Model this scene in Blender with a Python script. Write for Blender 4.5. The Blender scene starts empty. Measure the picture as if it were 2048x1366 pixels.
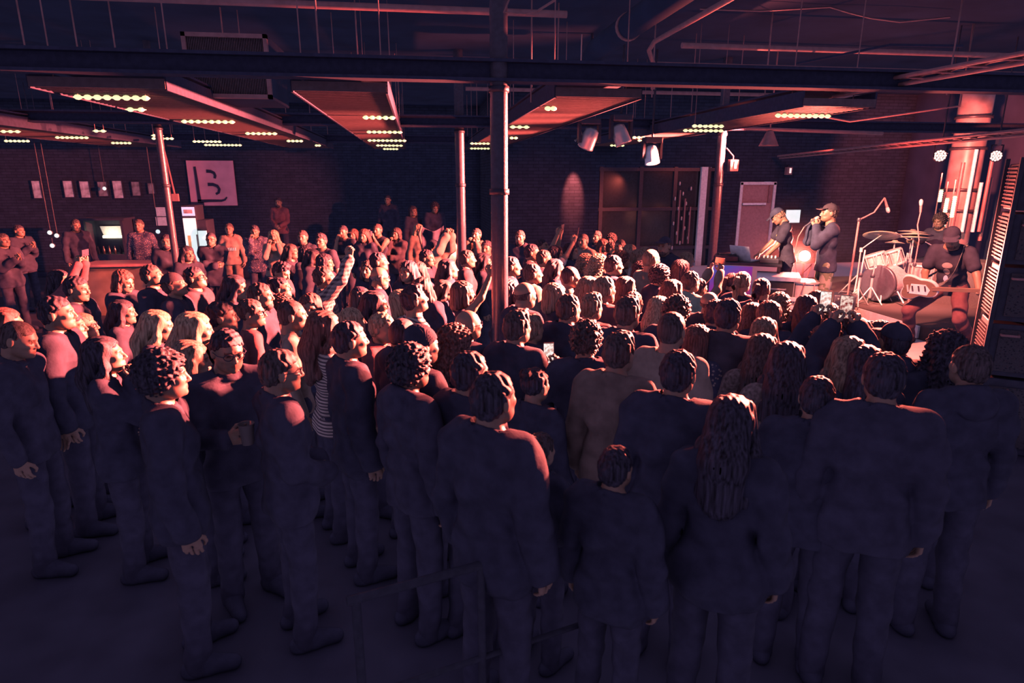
import bpy, bmesh, math, random
import numpy as np
from mathutils import Matrix, Vector
# ------------------------------------------------------------------ camera, world, lights, exposure
S = bpy.context.scene
COL = S.collection
CAM_H, FPX, PITCH, YAW = 2.7, 1250., math.radians(14.7), math.radians(8.5)
cam = bpy.data.cameras.new('camera'); cam_o = bpy.data.objects.new('camera', cam); COL.objects.link(cam_o)
cam_o.location = (0, 0, CAM_H); cam_o.rotation_euler = (math.pi/2-PITCH, 0, -YAW)
cam.sensor_fit = 'HORIZONTAL'; cam.sensor_width = 36; cam.lens = 36*FPX/2048; cam.clip_start = .05; cam.clip_end = 200
cam.dof.use_dof = True; cam.dof.focus_distance = 6.5; cam.dof.aperture_fstop = 2.8
S.camera = cam_o
W = bpy.data.worlds.new('navy_ambient_fill'); S.world = W; W.use_nodes = True  # ambient fill added to lift the darks to navy inside the closed hall
W.node_tree.nodes['Background'].inputs[0].default_value = (.245, .19, .365, 1)
W.node_tree.nodes['Background'].inputs[1].default_value = 1.0
S.cycles.use_fast_gi = True; S.cycles.fast_gi_method = 'REPLACE'; S.cycles.ao_bounces = 1; S.cycles.ao_bounces_render = 1
W.light_settings.distance = .4; W.light_settings.ao_factor = 1.0
S.cycles.use_denoising = True
S.cycles.max_bounces = 6; S.cycles.sample_clamp_indirect = 4.0; S.cycles.caustics_reflective = False; S.cycles.caustics_refractive = False
vs = S.view_settings; vs.view_transform = 'Standard'; vs.look = 'None'; vs.exposure = .26; vs.gamma = 1; vs.use_curve_mapping = False
RED = (1., .15, .105)
def lamp(name, kind, loc, power, color=RED, aim=None, size=.08, cone=90, blend=.4):
    l = bpy.data.lights.new(name, kind); l.energy = power; l.color = color
    if kind == 'AREA': l.size = size
    else: l.shadow_soft_size = size
    if kind == 'SPOT': l.spot_size = math.radians(cone); l.spot_blend = blend
    o = bpy.data.objects.new(name, l); COL.objects.link(o); o.location = loc
    if aim is not None: o.rotation_euler = (Vector(aim)-Vector(loc)).to_track_quat('-Z', 'Y').to_euler()
    return o
# stage lighting: two red LED cans on the lighting bar, the lamp behind the singer, front washes, and added fills without fixtures
PAR_A, PAR_B, STAGE_LAMP = (7.42, 8.3, 3.0), (8.83, 8.8, 3.02), (6.3, 9.5, 1.45)
for src, aim_, pw, cn in (((7.25, 8.2, 2.98), (1.4, 4.0, 1.5), 60000, 30), ((8.65, 8.7, 3.0), (1.2, 5.2, 1.5), 60000, 22), ((4.75, 7.5, 3.05), (-3.5, 6.0, 1.4), 62000, 58), ((4.75, 7.5, 3.05), (1.3, 6.0, 1.5), 20000, 64), ((4.75, 7.7, 3.05), (-4, 9.6, 1.4), 26000, 44), ((4.8, 9.9, 3.1), (-4, 12.2, 1.5), 24000, 40)):
    lamp('crowd_spot', 'SPOT', src, pw, aim=aim_, cone=cn, size=.07, blend=.8)  # the pair at the cans matches fixtures; the other crowd spots are added
lamp('stage_lamp_light', 'SPOT', (6.19, 9.33, 1.46), 4000, aim=(0, 5.5, 1.2), cone=120, size=.06)
lamp('left_crowd_fill', 'SPOT', (6.2, 10.4, 3.35), 24000, aim=(-5, 15, 1.7), cone=52, size=.1, blend=.7)  # added wash for the left crowd and banner, hangs on no truss
lamp('stage_wash_light', 'SPOT', (4.4, 5.9, 3.5), 2500, color=(1, .24, .16), aim=(6.7, 7.2, .6), cone=66, size=.1, blend=.7)
lamp('drum_fill', 'SPOT', (6.0, 7.2, 3.5), 4500, color=(1, .22, .16), aim=(7.9, 9.2, .9), cone=46, size=.1, blend=1)  # added spot to brighten the drum kit, no fixture
lamp('front_key_light', 'SPOT', (2.3, 7.2, 3.3), 5500, color=(1, .4, .26), aim=(5.4, 8.5, 2.25), cone=27, size=.08)
lamp('pillar_fill', 'SPOT', (9.7, 10.4, 3.0), 1600, aim=(11.45, 12.1, 2.7), cone=85, size=.1)  # added fill that brightens the round pillar, no such lamp on stage
lamp('back_wall_fill', 'SPOT', (7.6, 11.2, 3.4), 220, aim=(8, 15, 1.2), cone=100, size=.1, blend=1)  # added fill to redden the wall and door behind the stage
lamp('bounce_uplight_fill', 'SPOT', (6.6, 8.6, 2.4), 170, aim=(6.4, 8.5, 4.7), cone=140, size=.1, blend=.6)  # added uplight imitating stage light scattered up onto pipes and panels
lamp('brick_light', 'SPOT', (3.72, 14.5, 3.5), 1500, aim=(3.72, 15.0, 2.35), cone=26, size=.03, blend=.8)
lamp('column_fill', 'SPOT', (6.7, 9.7, 2.7), 900, aim=(5.42, 11, 1.9), cone=70, size=.06, blend=.8)  # added fill for the column beside the gate, no lamp there
lamp('gate_crowd_fill', 'SPOT', (5.9, 9.9, 3.2), 7000, aim=(3.0, 11.6, 1.4), cone=48, size=.08, blend=.8)  # added fill to brighten the faces near the gate, no fixture
# ------------------------------------------------------------------ signed distance modelling (people, hair, clothes)
f4 = np.float32
def V(*a): return np.array(a, float)
def unit(v): v = np.array(v, float); return v/(np.linalg.norm(v)+1e-12)
def axis(lo, hi, h, fine=()):
    pts = [lo]
    while pts[-1] < hi:
        x = pts[-1]; st = h
        for a, b, hf in fine:
            if a-h <= x < b: st = hf
        pts.append(x+st)
    return np.array(pts, f4)
class Field:
    def __init__(s, xs, ys, zs):
        s.xs, s.ys, s.zs = xs, ys, zs
        s.d = np.full((len(xs), len(ys), len(zs)), .6, f4)
    def block(s, lo, hi, m):
        sl = []
        for ax, a, b in ((s.xs, lo[0], hi[0]), (s.ys, lo[1], hi[1]), (s.zs, lo[2], hi[2])):
            i, j = np.searchsorted(ax, a-m), np.searchsorted(ax, b+m)
            sl.append(slice(max(0, i-1), min(len(ax), j+1)))
        sl = tuple(sl)
        return sl, s.xs[sl[0]][:, None, None], s.ys[sl[1]][None, :, None], s.zs[sl[2]][None, None, :]
    def add(s, fn, lo, hi, k=.02, m=.03):
        sl, X, Y, Z = s.block(lo, hi, k+m)
        if 0 in [q.stop-q.start for q in sl]: return
        b = fn(X, Y, Z); a = s.d[sl]
        h = np.clip(.5+.5*(b-a)/k, 0, 1)
        s.d[sl] = b+(a-b)*h-k*h*(1-h)
    def cut(s, fn):                       # keep only where fn < 0
        s.d = np.maximum(s.d, fn(s.xs[:, None, None], s.ys[None, :, None], s.zs[None, None, :]))
    def cone(s, a, b, ra, rb, k=.02, n=None, fl=1.):
        a, b = np.array(a, float), np.array(b, float); ab = b-a; L = max(ab@ab, 1e-9)
        r = max(ra, rb)
        def fn(X, Y, Z):
            px, py, pz = X-f4(a[0]), Y-f4(a[1]), Z-f4(a[2])
            t = np.clip((px*f4(ab[0])+py*f4(ab[1])+pz*f4(ab[2]))/f4(L), 0, 1)
            qx, qy, qz = px-t*f4(ab[0]), py-t*f4(ab[1]), pz-t*f4(ab[2])
            q2 = qx*qx+qy*qy+qz*qz
            if n is not None:
                c = qx*f4(n[0])+qy*f4(n[1])+qz*f4(n[2]); q2 = q2+c*c*f4(fl*fl-1)
            return np.sqrt(np.maximum(q2, 0))-(f4(ra)+t*f4(rb-ra))
        s.add(fn, np.minimum(a, b)-r, np.maximum(a, b)+r, k)
    def ell(s, c, r, k=.02, R=None, sub=False):
        c, r = np.array(c, float), np.array(r, float); m = max(r)
        def fn(X, Y, Z):
            px, py, pz = X-f4(c[0]), Y-f4(c[1]), Z-f4(c[2])
            if R is not None:
                px, py, pz = [px*f4(R[0, i])+py*f4(R[1, i])+pz*f4(R[2, i]) for i in range(3)]
            k0 = np.sqrt((px/r[0])**2+(py/r[1])**2+(pz/r[2])**2)
            k1 = np.sqrt((px/r[0]**2)**2+(py/r[1]**2)**2+(pz/r[2]**2)**2)+1e-6
            return (k0*(k0-1)/k1).astype(f4)
        s.add(fn, c-m, c+m, k)
    def ring(s, c, up, R, r, k=.02, sy=1.):
        c, up = np.array(c, float), unit(up); m = R+r
        def fn(X, Y, Z):
            px, py, pz = X-f4(c[0]), (Y-f4(c[1]))*f4(sy), Z-f4(c[2])
            h = px*f4(up[0])+py*f4(up[1])+pz*f4(up[2])
            q = np.sqrt(np.maximum(px*px+py*py+pz*pz-h*h, 0))-f4(R)
            return np.sqrt(q*q+h*h)-f4(r)
        s.add(fn, c-m, c+m, k)
    def warp(s, fn):
        s.d = s.d+fn(s.xs[:, None, None], s.ys[None, :, None], s.zs[None, None, :]).astype(f4)
    def mesh(s, drop=True):
        d = s.d; S = d < 0; nx, ny, nz = d.shape
        c = np.zeros((nx-1, ny-1, nz-1), np.int8)
        OFF = [(i, j, k) for i in (0, 1) for j in (0, 1) for k in (0, 1)]
        for i, j, k in OFF: c += S[i:nx-1+i, j:ny-1+j, k:nz-1+k]
        act = (c > 0) & (c < 8); ci, cj, ck = np.nonzero(act)
        idx = np.full(act.shape, -1, np.int32); idx[act] = np.arange(len(ci))
        P = np.zeros((len(ci), 3)); N = np.zeros(len(ci))
        for o1 in OFF:
            for ax in range(3):
                if o1[ax]: continue
                o2 = list(o1); o2[ax] = 1
                v1 = d[ci+o1[0], cj+o1[1], ck+o1[2]]; v2 = d[ci+o2[0], cj+o2[1], ck+o2[2]]
                m = (v1 < 0) != (v2 < 0); t = np.where(m, v1/(v1-v2+1e-20), 0)
                for q in range(3):
                    P[:, q] += np.where(m, o1[q]+(t if q == ax else 0), 0)
                N += m
        P /= N[:, None]
        for q, (a, ii) in enumerate(((s.xs, ci), (s.ys, cj), (s.zs, ck))):
            P[:, q] = a[ii]+P[:, q]*(a[ii+1]-a[ii])
        F = []
        def quads(m, i, j, k, cells, ins):
            q = np.stack([idx[i+a, j+b, k+e] for a, b, e in cells], 1)
            q[~ins] = q[~ins][:, ::-1]; F.append(q)
        m = S[:-1, 1:-1, 1:-1] != S[1:, 1:-1, 1:-1]; i, j, k = np.nonzero(m)
        quads(m, i, j+1, k+1, ((0, -1, -1), (0, 0, -1), (0, 0, 0), (0, -1, 0)), S[i, j+1, k+1])
        m = S[1:-1, :-1, 1:-1] != S[1:-1, 1:, 1:-1]; i, j, k = np.nonzero(m)
        quads(m, i+1, j, k+1, ((-1, 0, -1), (-1, 0, 0), (0, 0, 0), (0, 0, -1)), S[i+1, j, k+1])
        m = S[1:-1, 1:-1, :-1] != S[1:-1, 1:-1, 1:]; i, j, k = np.nonzero(m)
        quads(m, i+1, j+1, k, ((-1, -1, 0), (0, -1, 0), (0, 0, 0), (-1, 0, 0)), S[i+1, j+1, k])
        return P, np.concatenate(F)
def make_mesh(name, P, F, paint=None, slot=True):
    me = bpy.data.meshes.new(name)
    me.vertices.add(len(P)); me.vertices.foreach_set('co', np.asarray(P, f4).ravel())
    F = np.asarray(F, np.int32); n = F.shape[1]
    me.loops.add(F.size); me.loops.foreach_set('vertex_index', F.ravel())
    me.polygons.add(len(F)); me.polygons.foreach_set('loop_start', np.arange(0, F.size, n, dtype=np.int32))
    me.polygons.foreach_set('loop_total', np.full(len(F), n, np.int32))
    me.polygons.foreach_set('use_smooth', np.ones(len(F), bool))
    me.update(calc_edges=True)
    if paint is not None:
        at = me.color_attributes.new('paint', 'FLOAT_COLOR', 'POINT')
        at.data.foreach_set('color', np.concatenate([paint, np.ones((len(P), 1))], 1).astype(f4).ravel())
    if slot: me.materials.append(None)
    return me
def wrinkle(X, Y, Z, amp, s=1., ph=0.):
    a = np.sin(X*31*s+np.sin(Z*23*s+ph)*1.7+ph)+np.sin(Z*37*s+np.sin(X*19*s+Y*27*s)*2.1+2*ph)+np.sin(Y*41*s+Z*17*s+np.sin(X*29*s)*1.3)
    return a*(amp/3)

# ---- hands: palm, four unequal bent fingers and a thumb from the side of the palm. Local: fingers +Y, palm faces -Z, thumb +X
def hand_mesh(curl, spread=.0, thumb=.5, size=1.):
    h = .0042
    fl = Field(axis(-.06, .085, h), axis(-.05, .2, h), axis(-.11, .05, h))
    fl.cone((-.02, .012, 0), (-.026, .075, 0), .022, .02, .01, (0, 0, 1), 1.5)
    fl.cone((.012, .012, 0), (.026, .078, 0), .024, .02, .012, (0, 0, 1), 1.5)
    fl.cone((0, -.045, 0), (0, .03, 0), .026, .026, .012, (0, 0, 1), 1.3)
    for i, (x, L, r) in enumerate(((.033, .072, .0092), (.011, .08, .0096), (-.011, .074, .0092), (-.032, .058, .0082))):
        p = V(x, .085-abs(x-.008)*.25, .001); a = .1
        sx = (x-.003)*spread*6
        for j, seg in enumerate((.44, .32, .24)):
            a += curl*(.75, 1.1, .8)[j]*(1+.1*i)
            q = p+V(sx*L*seg*8, math.cos(a)*L*seg, -math.sin(a)*L*seg)
            fl.cone(p, q, r*(1-.08*j), r*(.94-.09*j), .004); p = q
    p = V(.03, .025, -.006); q = p+V(.026, .03, -.008-.02*thumb)
    fl.cone(p, q, .0135, .0115, .008); r = q+V(.012-.016*thumb, .027, -.004-.018*thumb); fl.cone(q, r, .0112, .0095, .004)
    fl.cone(r, r+V(-.004-.012*thumb, .018, -.006*thumb), .0095, .0075, .003)
    P, F = fl.mesh(); return P*size, F
HANDS = {}
def hand(curl):
    if curl not in HANDS: HANDS[curl] = hand_mesh(curl)
    return HANDS[curl]

def rot(yaw=0, pitch=0, roll=0):          # head frame: +Y forward, pitch up positive, yaw positive towards local right (+X)
    y, p, r = [math.radians(a) for a in (-yaw, pitch, roll)]
    Rz = np.array([[math.cos(y), -math.sin(y), 0], [math.sin(y), math.cos(y), 0], [0, 0, 1]])
    Rx = np.array([[1, 0, 0], [0, math.cos(p), -math.sin(p)], [0, math.sin(p), math.cos(p)]])
    Ry = np.array([[math.cos(r), 0, math.sin(r)], [0, 1, 0], [-math.sin(r), 0, math.cos(r)]])
    return Rz@Rx@Ry

DIM = dict(
    m=dict(ank=.085, knee=.49, hipz=.93, hipx=.095, nb=1.475, shx=.178, shz=1.43, ua=.285, fa=.255, neck=.057),
    f=dict(ank=.08, knee=.46, hipz=.885, hipx=.092, nb=1.395, shx=.150, shz=1.35, ua=.262, fa=.235, neck=.048))
#        right wrist, right hand dir, palm normal, curl / left ...   (x mirrored for the left), z relative to the shoulder
POSES = {
    'down':   [((.255, .05, -.53), (0, .12, -1), (-1, 0, 0), .35)]*2,
    'folded': [((-.07, .225, -.235), (-1, -.05, .1), (0, -1, 0), .3), ((-.09, .20, -.20), (-1, .0, -.15), (0, -1, -.1), .3)],
    'front':  [((.06, .20, -.40), (-.8, .35, -.4), (0, -1, 0), .6), ((.06, .215, -.385), (-.8, .35, -.4), (0, -1, 0), .6)],
    'hold':   [((.13, .27, -.22), (-.55, .8, .25), (-.8, -.5, 0), .95), ((.255, .05, -.53), (0, .12, -1), (-1, 0, 0), .35)],
    'phone':  [((.075, .31, .075), (-.1, .12, 1), (-.75, .3, 0), .75), ((.075, .31, .075), (-.1, .12, 1), (-.75, .3, 0), .75)],
    'high':   [((.10, .28, .43), (-.05, .1, 1), (-.75, .35, 0), .75), ((.23, .06, -.5), (0, .12, -1), (-1, 0, 0), .35)],
    'highs':  [((.08, .27, .42), (-.1, .1, 1), (-.75, .3, 0), .75), ((.08, .27, .42), (-.1, .1, 1), (-.75, .3, 0), .75)],
    'phoneup': [((.075, .32, .33), (-.1, .12, 1), (-.75, .3, 0), .75)]*2,
    'phoneleft': [((-.12, .28, -.06), (-.1, .2, 1), (-.75, .3, 0), .75), ((.26, .25, -.06), (.1, .2, 1), (-.75, .3, 0), .75)],
    'clap':   [((.035, .27, -.13), (-.22, .55, .8), (-1, 0, 0), .12), ((.035, .27, -.13), (-.22, .55, .8), (-1, 0, 0), .12)],
    'face':   [((.075, .17, .06), (-.45, .0, 1), (-.5, -.85, .1), .8), ((-.05, .20, -.27), (-1, .1, .05), (0, -1, 0), .3)],
    'faces':  [((.08, .19, .07), (-.35, -.05, 1), (-.5, -.85, .1), .7), ((.08, .19, .07), (-.35, -.05, 1), (-.5, -.85, .1), .7)],
    'behind': [((.14, -.02, .24), (-1, -.35, .1), (0, 1, 0), .5), ((.14, -.02, .24), (-1, -.35, .1), (0, 1, 0), .5)],
    'mic':    [((.085, .185, .075), (-.55, .12, .85), (-.7, -.35, -.2), 1.0), ((.085, .19, .05), (-.55, .2, .8), (-.7, -.35, -.2), 1.0)],
    'dj':     [((.19, .40, -.38), (-.25, .85, -.35), (0, -.2, -1), .45), ((.13, .36, -.40), (.1, .9, -.3), (0, -.2, -1), .45)],
}
def ik(S, W, l1, l2, hint):
    d = W-S; L = np.linalg.norm(d)
    if L > .985*(l1+l2): W = S+d/L*.985*(l1+l2); d = W-S; L = np.linalg.norm(d)
    a = (l1*l1-l2*l2+L*L)/(2*L); h = math.sqrt(max(l1*l1-a*a, 0)); u = d/L
    hp = unit(hint-u*(hint@u)); return S+u*a+hp*h, W
def skeleton(sex, pose='down', hyaw=0, hpitch=0, hroll=0, joints=None, lean=0, legs=None, drop=0):
    D = dict(DIM[sex]); J = dict(D=D, sex=sex)
    for q in ('hipz', 'nb', 'shz'): D[q] -= drop
    J['P'] = V(0, 0, D['hipz']+.04)
    Rl = rot(0, -lean); top = lambda p: J['P']+Rl@(V(*p)-J['P'])
    J['Rl'] = Rl; J['N'] = top((0, -.012, D['nb']))
    hz = V(0, 0, .05)
    piv = J['N']+Rl@hz; R = Rl@rot(hyaw, hpitch, hroll) if lean else rot(hyaw, hpitch, hroll)
    J['piv'], J['HR'] = piv, R; J['HC'] = piv+R@V(0, .022, .118)
    ps = POSES[pose] if joints is None else joints
    for sd, sg, (w, hd, pn, cu) in (('R', 1, ps[0]), ('L', -1, ps[1])):
        mx = V(sg, 1, 1)
        S = top((sg*D['shx'], -.012, D['shz'])); W = top(V(*w)*mx+V(0, -.012, D['shz'])) if joints is None or len(ps) < 3 else V(*w)
        hint = V(sg*.5, -.5, -1) if w[2] < .2 or joints is not None else V(sg*.75, .25, -.6)
        E, W = ik(S, W, D['ua'], D['fa'], hint)
        J['S'+sd], J['E'+sd], J['W'+sd] = S, E, W
        J['hand'+sd] = (unit(Rl@(V(*hd)*mx)), unit(Rl@(V(*pn)*mx)), cu)
        if legs is None:
            hip, kn, an = V(sg*D['hipx'], 0, D['hipz']), V(sg*(D['hipx']+.015), .015, D['knee']), V(sg*(D['hipx']+.03), -.015, D['ank']); toe = an+V(sg*.03, .17, -D['ank']+.035)
        else: hip, kn, an, toe = [V(*p) for p in legs[0 if sg > 0 else 1]]
        J['leg'+sd] = (hip, kn, an, toe)
    return J
def torso(fl, J, t=0., hem=False):
    D, P, N, Rl = J['D'], J['P'], J['N'], J['Rl']; rx = Rl@V(1, 0, 0); n = Rl@V(0, 1, 0)
    c = lambda z, y=0: P+Rl@V(0, y, z-P[2])
    def bar(z, w, r, y=0, fl_=1.38, k=.045): fl.cone(c(z, y)-rx*w, c(z, y)+rx*w, r+t, r+t, k, n, fl_*(r+t)/(r+t*fl_))
    h = D['hipz']; b = D['nb']
    if J['sex'] == 'm':
        bar(h+.02, .055, .11, 0, 1.15); bar(h+.16, .05, .102, .0, 1.15); bar(b-.2, .06, .115, 0, 1.2); bar(b-.085, .095, .068, -.008, 1.05)
        if hem: bar(h-.06, .06, .116, 0, 1.15)
    else:
        bar(h+.01, .062, .112, -.005, 1.15); bar(h+.17, .038, .086, .0, 1.1); bar(b-.19, .05, .098, 0, 1.2); bar(b-.08, .08, .056, -.006, 1.05)
        for sg in (1, -1): fl.ell(c(b-.185, .07)+rx*sg*.06, (.055+t, .052+t, .055+t), .05)
        if hem: bar(h-.06, .064, .118, 0, 1.15)
    for sd in 'RL':
        S = J['S'+sd]
        fl.cone(N+Rl@V(0, -.012, .022), S+(N-S)*.12+Rl@V(0, 0, .006), .046+t*.6, .05+t, .045)
def arms(fl, J, t=0., upto=2., loose=0.):
    g = 1. if J['sex'] == 'm' else .86
    for sd in 'RL':
        S, E, W = J['S'+sd], J['E'+sd], J['W'+sd]
        fl.cone(S, S+(E-S)*.5, .058*g+t, .049*g+t, .03)
        if upto <= .6: fl.cone(S, S+(E-S)*upto*1.5, .058*g+t, .052*g+t+loose, .02); continue
        fl.cone(S, E, .052*g+t, .042*g+t, .02)
        w = min(1, upto-1); fl.cone(E, E+(W-E)*w, .043*g+t, (.043+(.031-.043)*w)*g+t+loose, .02)
def head_fn(J):
    R, C = J['HR'], J['HC']; fem = J['sex'] == 'f'
    def fn(X, Y, Z):
        px, py, pz = X-f4(C[0]), Y-f4(C[1]), Z-f4(C[2])
        x, y, z = [px*f4(R[0, i])+py*f4(R[1, i])+pz*f4(R[2, i]) for i in range(3)]
        x = np.abs(x)
        def E(c, r):
            a, b, g = (x-f4(c[0]))/f4(r[0]), (y-f4(c[1]))/f4(r[1]), (z-f4(c[2]))/f4(r[2])
            return (np.sqrt(a*a+b*b+g*g)-1)*f4(min(r))
        def cap(a, b, ra, rb):
            a, b = np.array(a), np.array(b); ab = b-a; L = ab@ab
            t = np.clip(((x-f4(a[0]))*f4(ab[0])+(y-f4(a[1]))*f4(ab[1])+(z-f4(a[2]))*f4(ab[2]))/f4(L), 0, 1)
            return np.sqrt((x-f4(a[0])-t*f4(ab[0]))**2+(y-f4(a[1])-t*f4(ab[1]))**2+(z-f4(a[2])-t*f4(ab[2]))**2)-f4(ra)-t*f4(rb-ra)
        def sm(a, b, k):
            h = np.clip(.5+.5*(b-a)/k, 0, 1); return b+(a-b)*h-k*h*(1-h)
        d = E((0, -.012, .03), (.075, .094, .084))
        d = sm(d, E((0, .026, -.022), (.061, .068, .088)), .03)
        d = sm(d, E((0, .045, -.075), (.042 if fem else .047, .045, .036)), .03)
        d = sm(d, E((.03, .012, -.06), (.036, .05, .035)), .025)
        d = sm(d, cap((.012, .088, .022), (.036, .078, .02), .009, .008), .012)
        d = sm(d, E((.036, .066, -.018), (.022, .02, .018)), .02)
        sock = E((.031, .1, .004), (.018, .018, .012)); h = np.clip(.5-.5*(d+sock)/.01, 0, 1); d = d*(1-h)-sock*h+.01*h*(1-h)
        d = sm(d, E((.031, .076, .004), (.0125, .0125, .0115)), .003)
        d = sm(d, cap((0, .09, .012), (0, .11, -.027), .008, .0115), .01)
        d = sm(d, E((.011, .098, -.032), (.009, .011, .008)), .006)
        d = sm(d, cap((0, .0935, -.053), (.018, .083, -.056), .0065, .004), .006)
        d = sm(d, cap((0, .0925, -.064), (.016, .083, -.062), .0075, .004), .006)
        d = sm(d, E((0, .083, -.093), (.016, .014, .013)), .015)
        ear = E((.077, -.012, -.006), (.011, .021, .034)); d = sm(d, ear, .008)
        return d.astype(f4)
    fl = np.array([.13]*3); return fn, C-fl, C+fl
def head_paint(P, J, stub=0.):
    L = (P-J['HC'])@J['HR']; x, y, z = np.abs(L[:, 0]), L[:, 1], L[:, 2]
    c = np.ones((len(P), 3)); face = (y > .05) & (np.abs(L[:, 2]) < .12) & (x < .08)
    if stub:
        m = (z < -.03) & (z > -.125) & (y > -.01) & (x < .09) & ~((np.abs(z+.058) < .012) & (x < .018)); c[m] *= 1-stub
    m = face & (np.abs(z+.0585) < .0105*(1-(x/.024)**2)) & (x < .024); c[m] = (.78, .48, .46)
    m = face & (np.abs(z-.0235-.12*(.03-x)*(x > .03)) < .0062) & (x > .012) & (x < .048); c[m] = (.3, .26, .25)
    m = face & (np.abs(z-.004) < .0085) & (np.abs(x-.031) < .016); c[m] = (.62, .5, .48)
    m = face & (np.abs(z-.004) < .0075) & (np.abs(x-.030) < .0085); c[m] = (.1, .08, .08)
    return c
BODY = {}
def body_mesh(key, J, stub=0.):
    D = J['D']; pts = np.array([J[q+s_] for q in 'SEW' for s_ in 'RL']+[J['HC']+V(0, 0, .02), J['N']]+[p for s_ in 'RL' for p in J['leg'+s_]])
    lo, hi = pts.min(0)-.14, pts.max(0)+.14; lo[2] = min(lo[2], -.02); C = J['HC']; h, hf = .0145, .006
    fl = Field(axis(lo[0], hi[0], h, [(C[0]-.1, C[0]+.1, hf)]), axis(lo[1], hi[1], h, [(C[1]-.115, C[1]+.125, hf)]), axis(lo[2], hi[2], h, [(C[2]-.14, C[2]+.125, hf)]))
    torso(fl, J); arms(fl, J)
    for sd in 'RL':
        hip, kn, an, toe = J['leg'+sd]
        fl.cone(hip, kn, .082, .056, .03); fl.cone(kn, an, .056, .038, .02); fl.cone(an+(toe-an)*.0, toe, .038, .03, .02)
    r = D['neck']; fl.cone(J['N']+V(0, -.01, -.03), J['piv']+J['HR']@V(0, -.012, .045), r+.006, r-.002, .03)
    fn, a, b = head_fn(J); fl.add(fn, a, b, .014, .02)
    P, F = fl.mesh(); paint = head_paint(P, J, stub)
    for sd, sg in (('R', 1), ('L', -1)):
        d, pn, cu = J['hand'+sd]; W = J['W'+sd]
        hp, hf_ = hand(cu); hp = hp.copy(); fa = hf_
        z = unit(-(pn-d*(pn@d))); M = np.stack([np.cross(d, z), d, z], 1)      # thumb is at local +X: a left hand; mirror it for the right
        if sg > 0: hp[:, 0] *= -1; fa = fa[:, ::-1]
        g = 1. if J['sex'] == 'm' else .92
        hp = hp*g@M.T+W
        F = np.concatenate([F, fa+len(P)]); P = np.concatenate([P, hp]); paint = np.concatenate([paint, np.ones((len(hp), 3))])
    return make_mesh('person_body', P, F, paint)
def garment(kind, J):
    D = J['D']; N, Rl = J['N'], J['Rl']; up = Rl@V(0, 0, 1)
    pts = np.array([J[q+s_] for q in 'SEW' for s_ in 'RL']+[N, J['P']]); lo, hi = pts.min(0)-.19, pts.max(0)+.19; lo[2] = min(lo[2], D['hipz']-.14); lo[1] -= .06
    h = .0115; fl = Field(axis(lo[0], hi[0], h), axis(lo[1], hi[1], h), axis(lo[2], hi[2], h))
    t, upto, loose, hem, wr = dict(tee=(.014, .42, .012, -.02, .006), top=(.012, 1.93, .004, -.01, .005), sweater=(.022, 1.95, .006, -.03, .011),
                       hoodie=(.028, 1.95, .008, -.04, .014), jacket=(.034, 1.96, .008, -.07, .015), shirt=(.02, 1.95, .006, -.06, .012), tank=(.012, 0, 0, -.02, .005), coat=(.036, 1.95, .01, -.12, .016))[kind]
    torso(fl, J, t, True)
    if upto: arms(fl, J, t*.85, upto, loose)
    ph = (len(kind)*1.3+J['HC'][0]*40) % 6
    fl.warp(lambda X, Y, Z: wrinkle(X, Y, Z, wr, .8, ph))
    hz = J['P']+Rl@V(0, 0, hem-.08)
    fl.cut(lambda X, Y, Z: -((X-f4(hz[0]))*f4(up[0])+(Y-f4(hz[1]))*f4(up[1])+(Z-f4(hz[2]))*f4(up[2])))
    nz = N+Rl@V(0, 0, .018); q = Rl@unit(V(0, .35, 1)) if kind != 'tank' else up
    fl.cut(lambda X, Y, Z: np.where(np.sqrt((X-f4(nz[0]))**2+(Y-f4(nz[1]))**2) < .083, (X-f4(nz[0]))*f4(q[0])+(Y-f4(nz[1]))*f4(q[1])+(Z-f4(nz[2]))*f4(q[2]), f4(-1)).astype(f4))
    if kind in ('tee', 'top', 'sweater'): fl.ring(N+Rl@V(0, .008, .012), Rl@unit(V(0, .35, 1)), .068 if J['sex'] == 'm' else .06, .011, .015)
    if kind in ('shirt', 'jacket', 'coat'):
        fl.ring(N+Rl@V(0, .0, .026), Rl@unit(V(0, .45, 1)), .07, .014, .012); fl.ring(N+Rl@V(0, -.006, .045), Rl@unit(V(0, .45, 1)), .067, .011, .008)
    if kind == 'hoodie':
        fl.ring(N+Rl@V(0, -.008, .035), Rl@unit(V(0, .55, 1)), .082, .026, .02); fl.ell(N+Rl@V(0, -.105, -.01), (.105, .05, .085), .03)
    P, F = fl.mesh(); return make_mesh(kind, P, F)
def trousers(J, t=.014):
    pts = np.array([p for s_ in 'RL' for p in J['leg'+s_]]+[J['P']]); lo, hi = pts.min(0)-.17, pts.max(0)+.17
    h = .017; fl = Field(axis(lo[0], hi[0], h), axis(lo[1], hi[1], h), axis(lo[2], hi[2], h))
    Rl, P0 = J['Rl'], J['P']; rx = Rl@V(1, 0, 0)
    for z in (.04, -.04): fl.cone(P0+Rl@V(0, 0, z)-rx*.058, P0+Rl@V(0, 0, z)+rx*.058, .108, .108, .04, Rl@V(0, 1, 0), 1.15)
    for sd in 'RL':
        hip, kn, an, toe = J['leg'+sd]; fl.cone(hip, kn, .081+t, .06+t, .03); fl.cone(kn, an+V(0, 0, -.03), .062+t, .05+t, .02)
    fl.warp(lambda X, Y, Z: wrinkle(X, Y, Z, .008, .9))
    up = Rl@V(0, 0, 1); wz = P0+up*.055
    fl.cut(lambda X, Y, Z: (X-f4(wz[0]))*f4(up[0])+(Y-f4(wz[1]))*f4(up[1])+(Z-f4(wz[2]))*f4(up[2]))
    P, F = fl.mesh(); return make_mesh('trousers', P, F)
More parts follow.
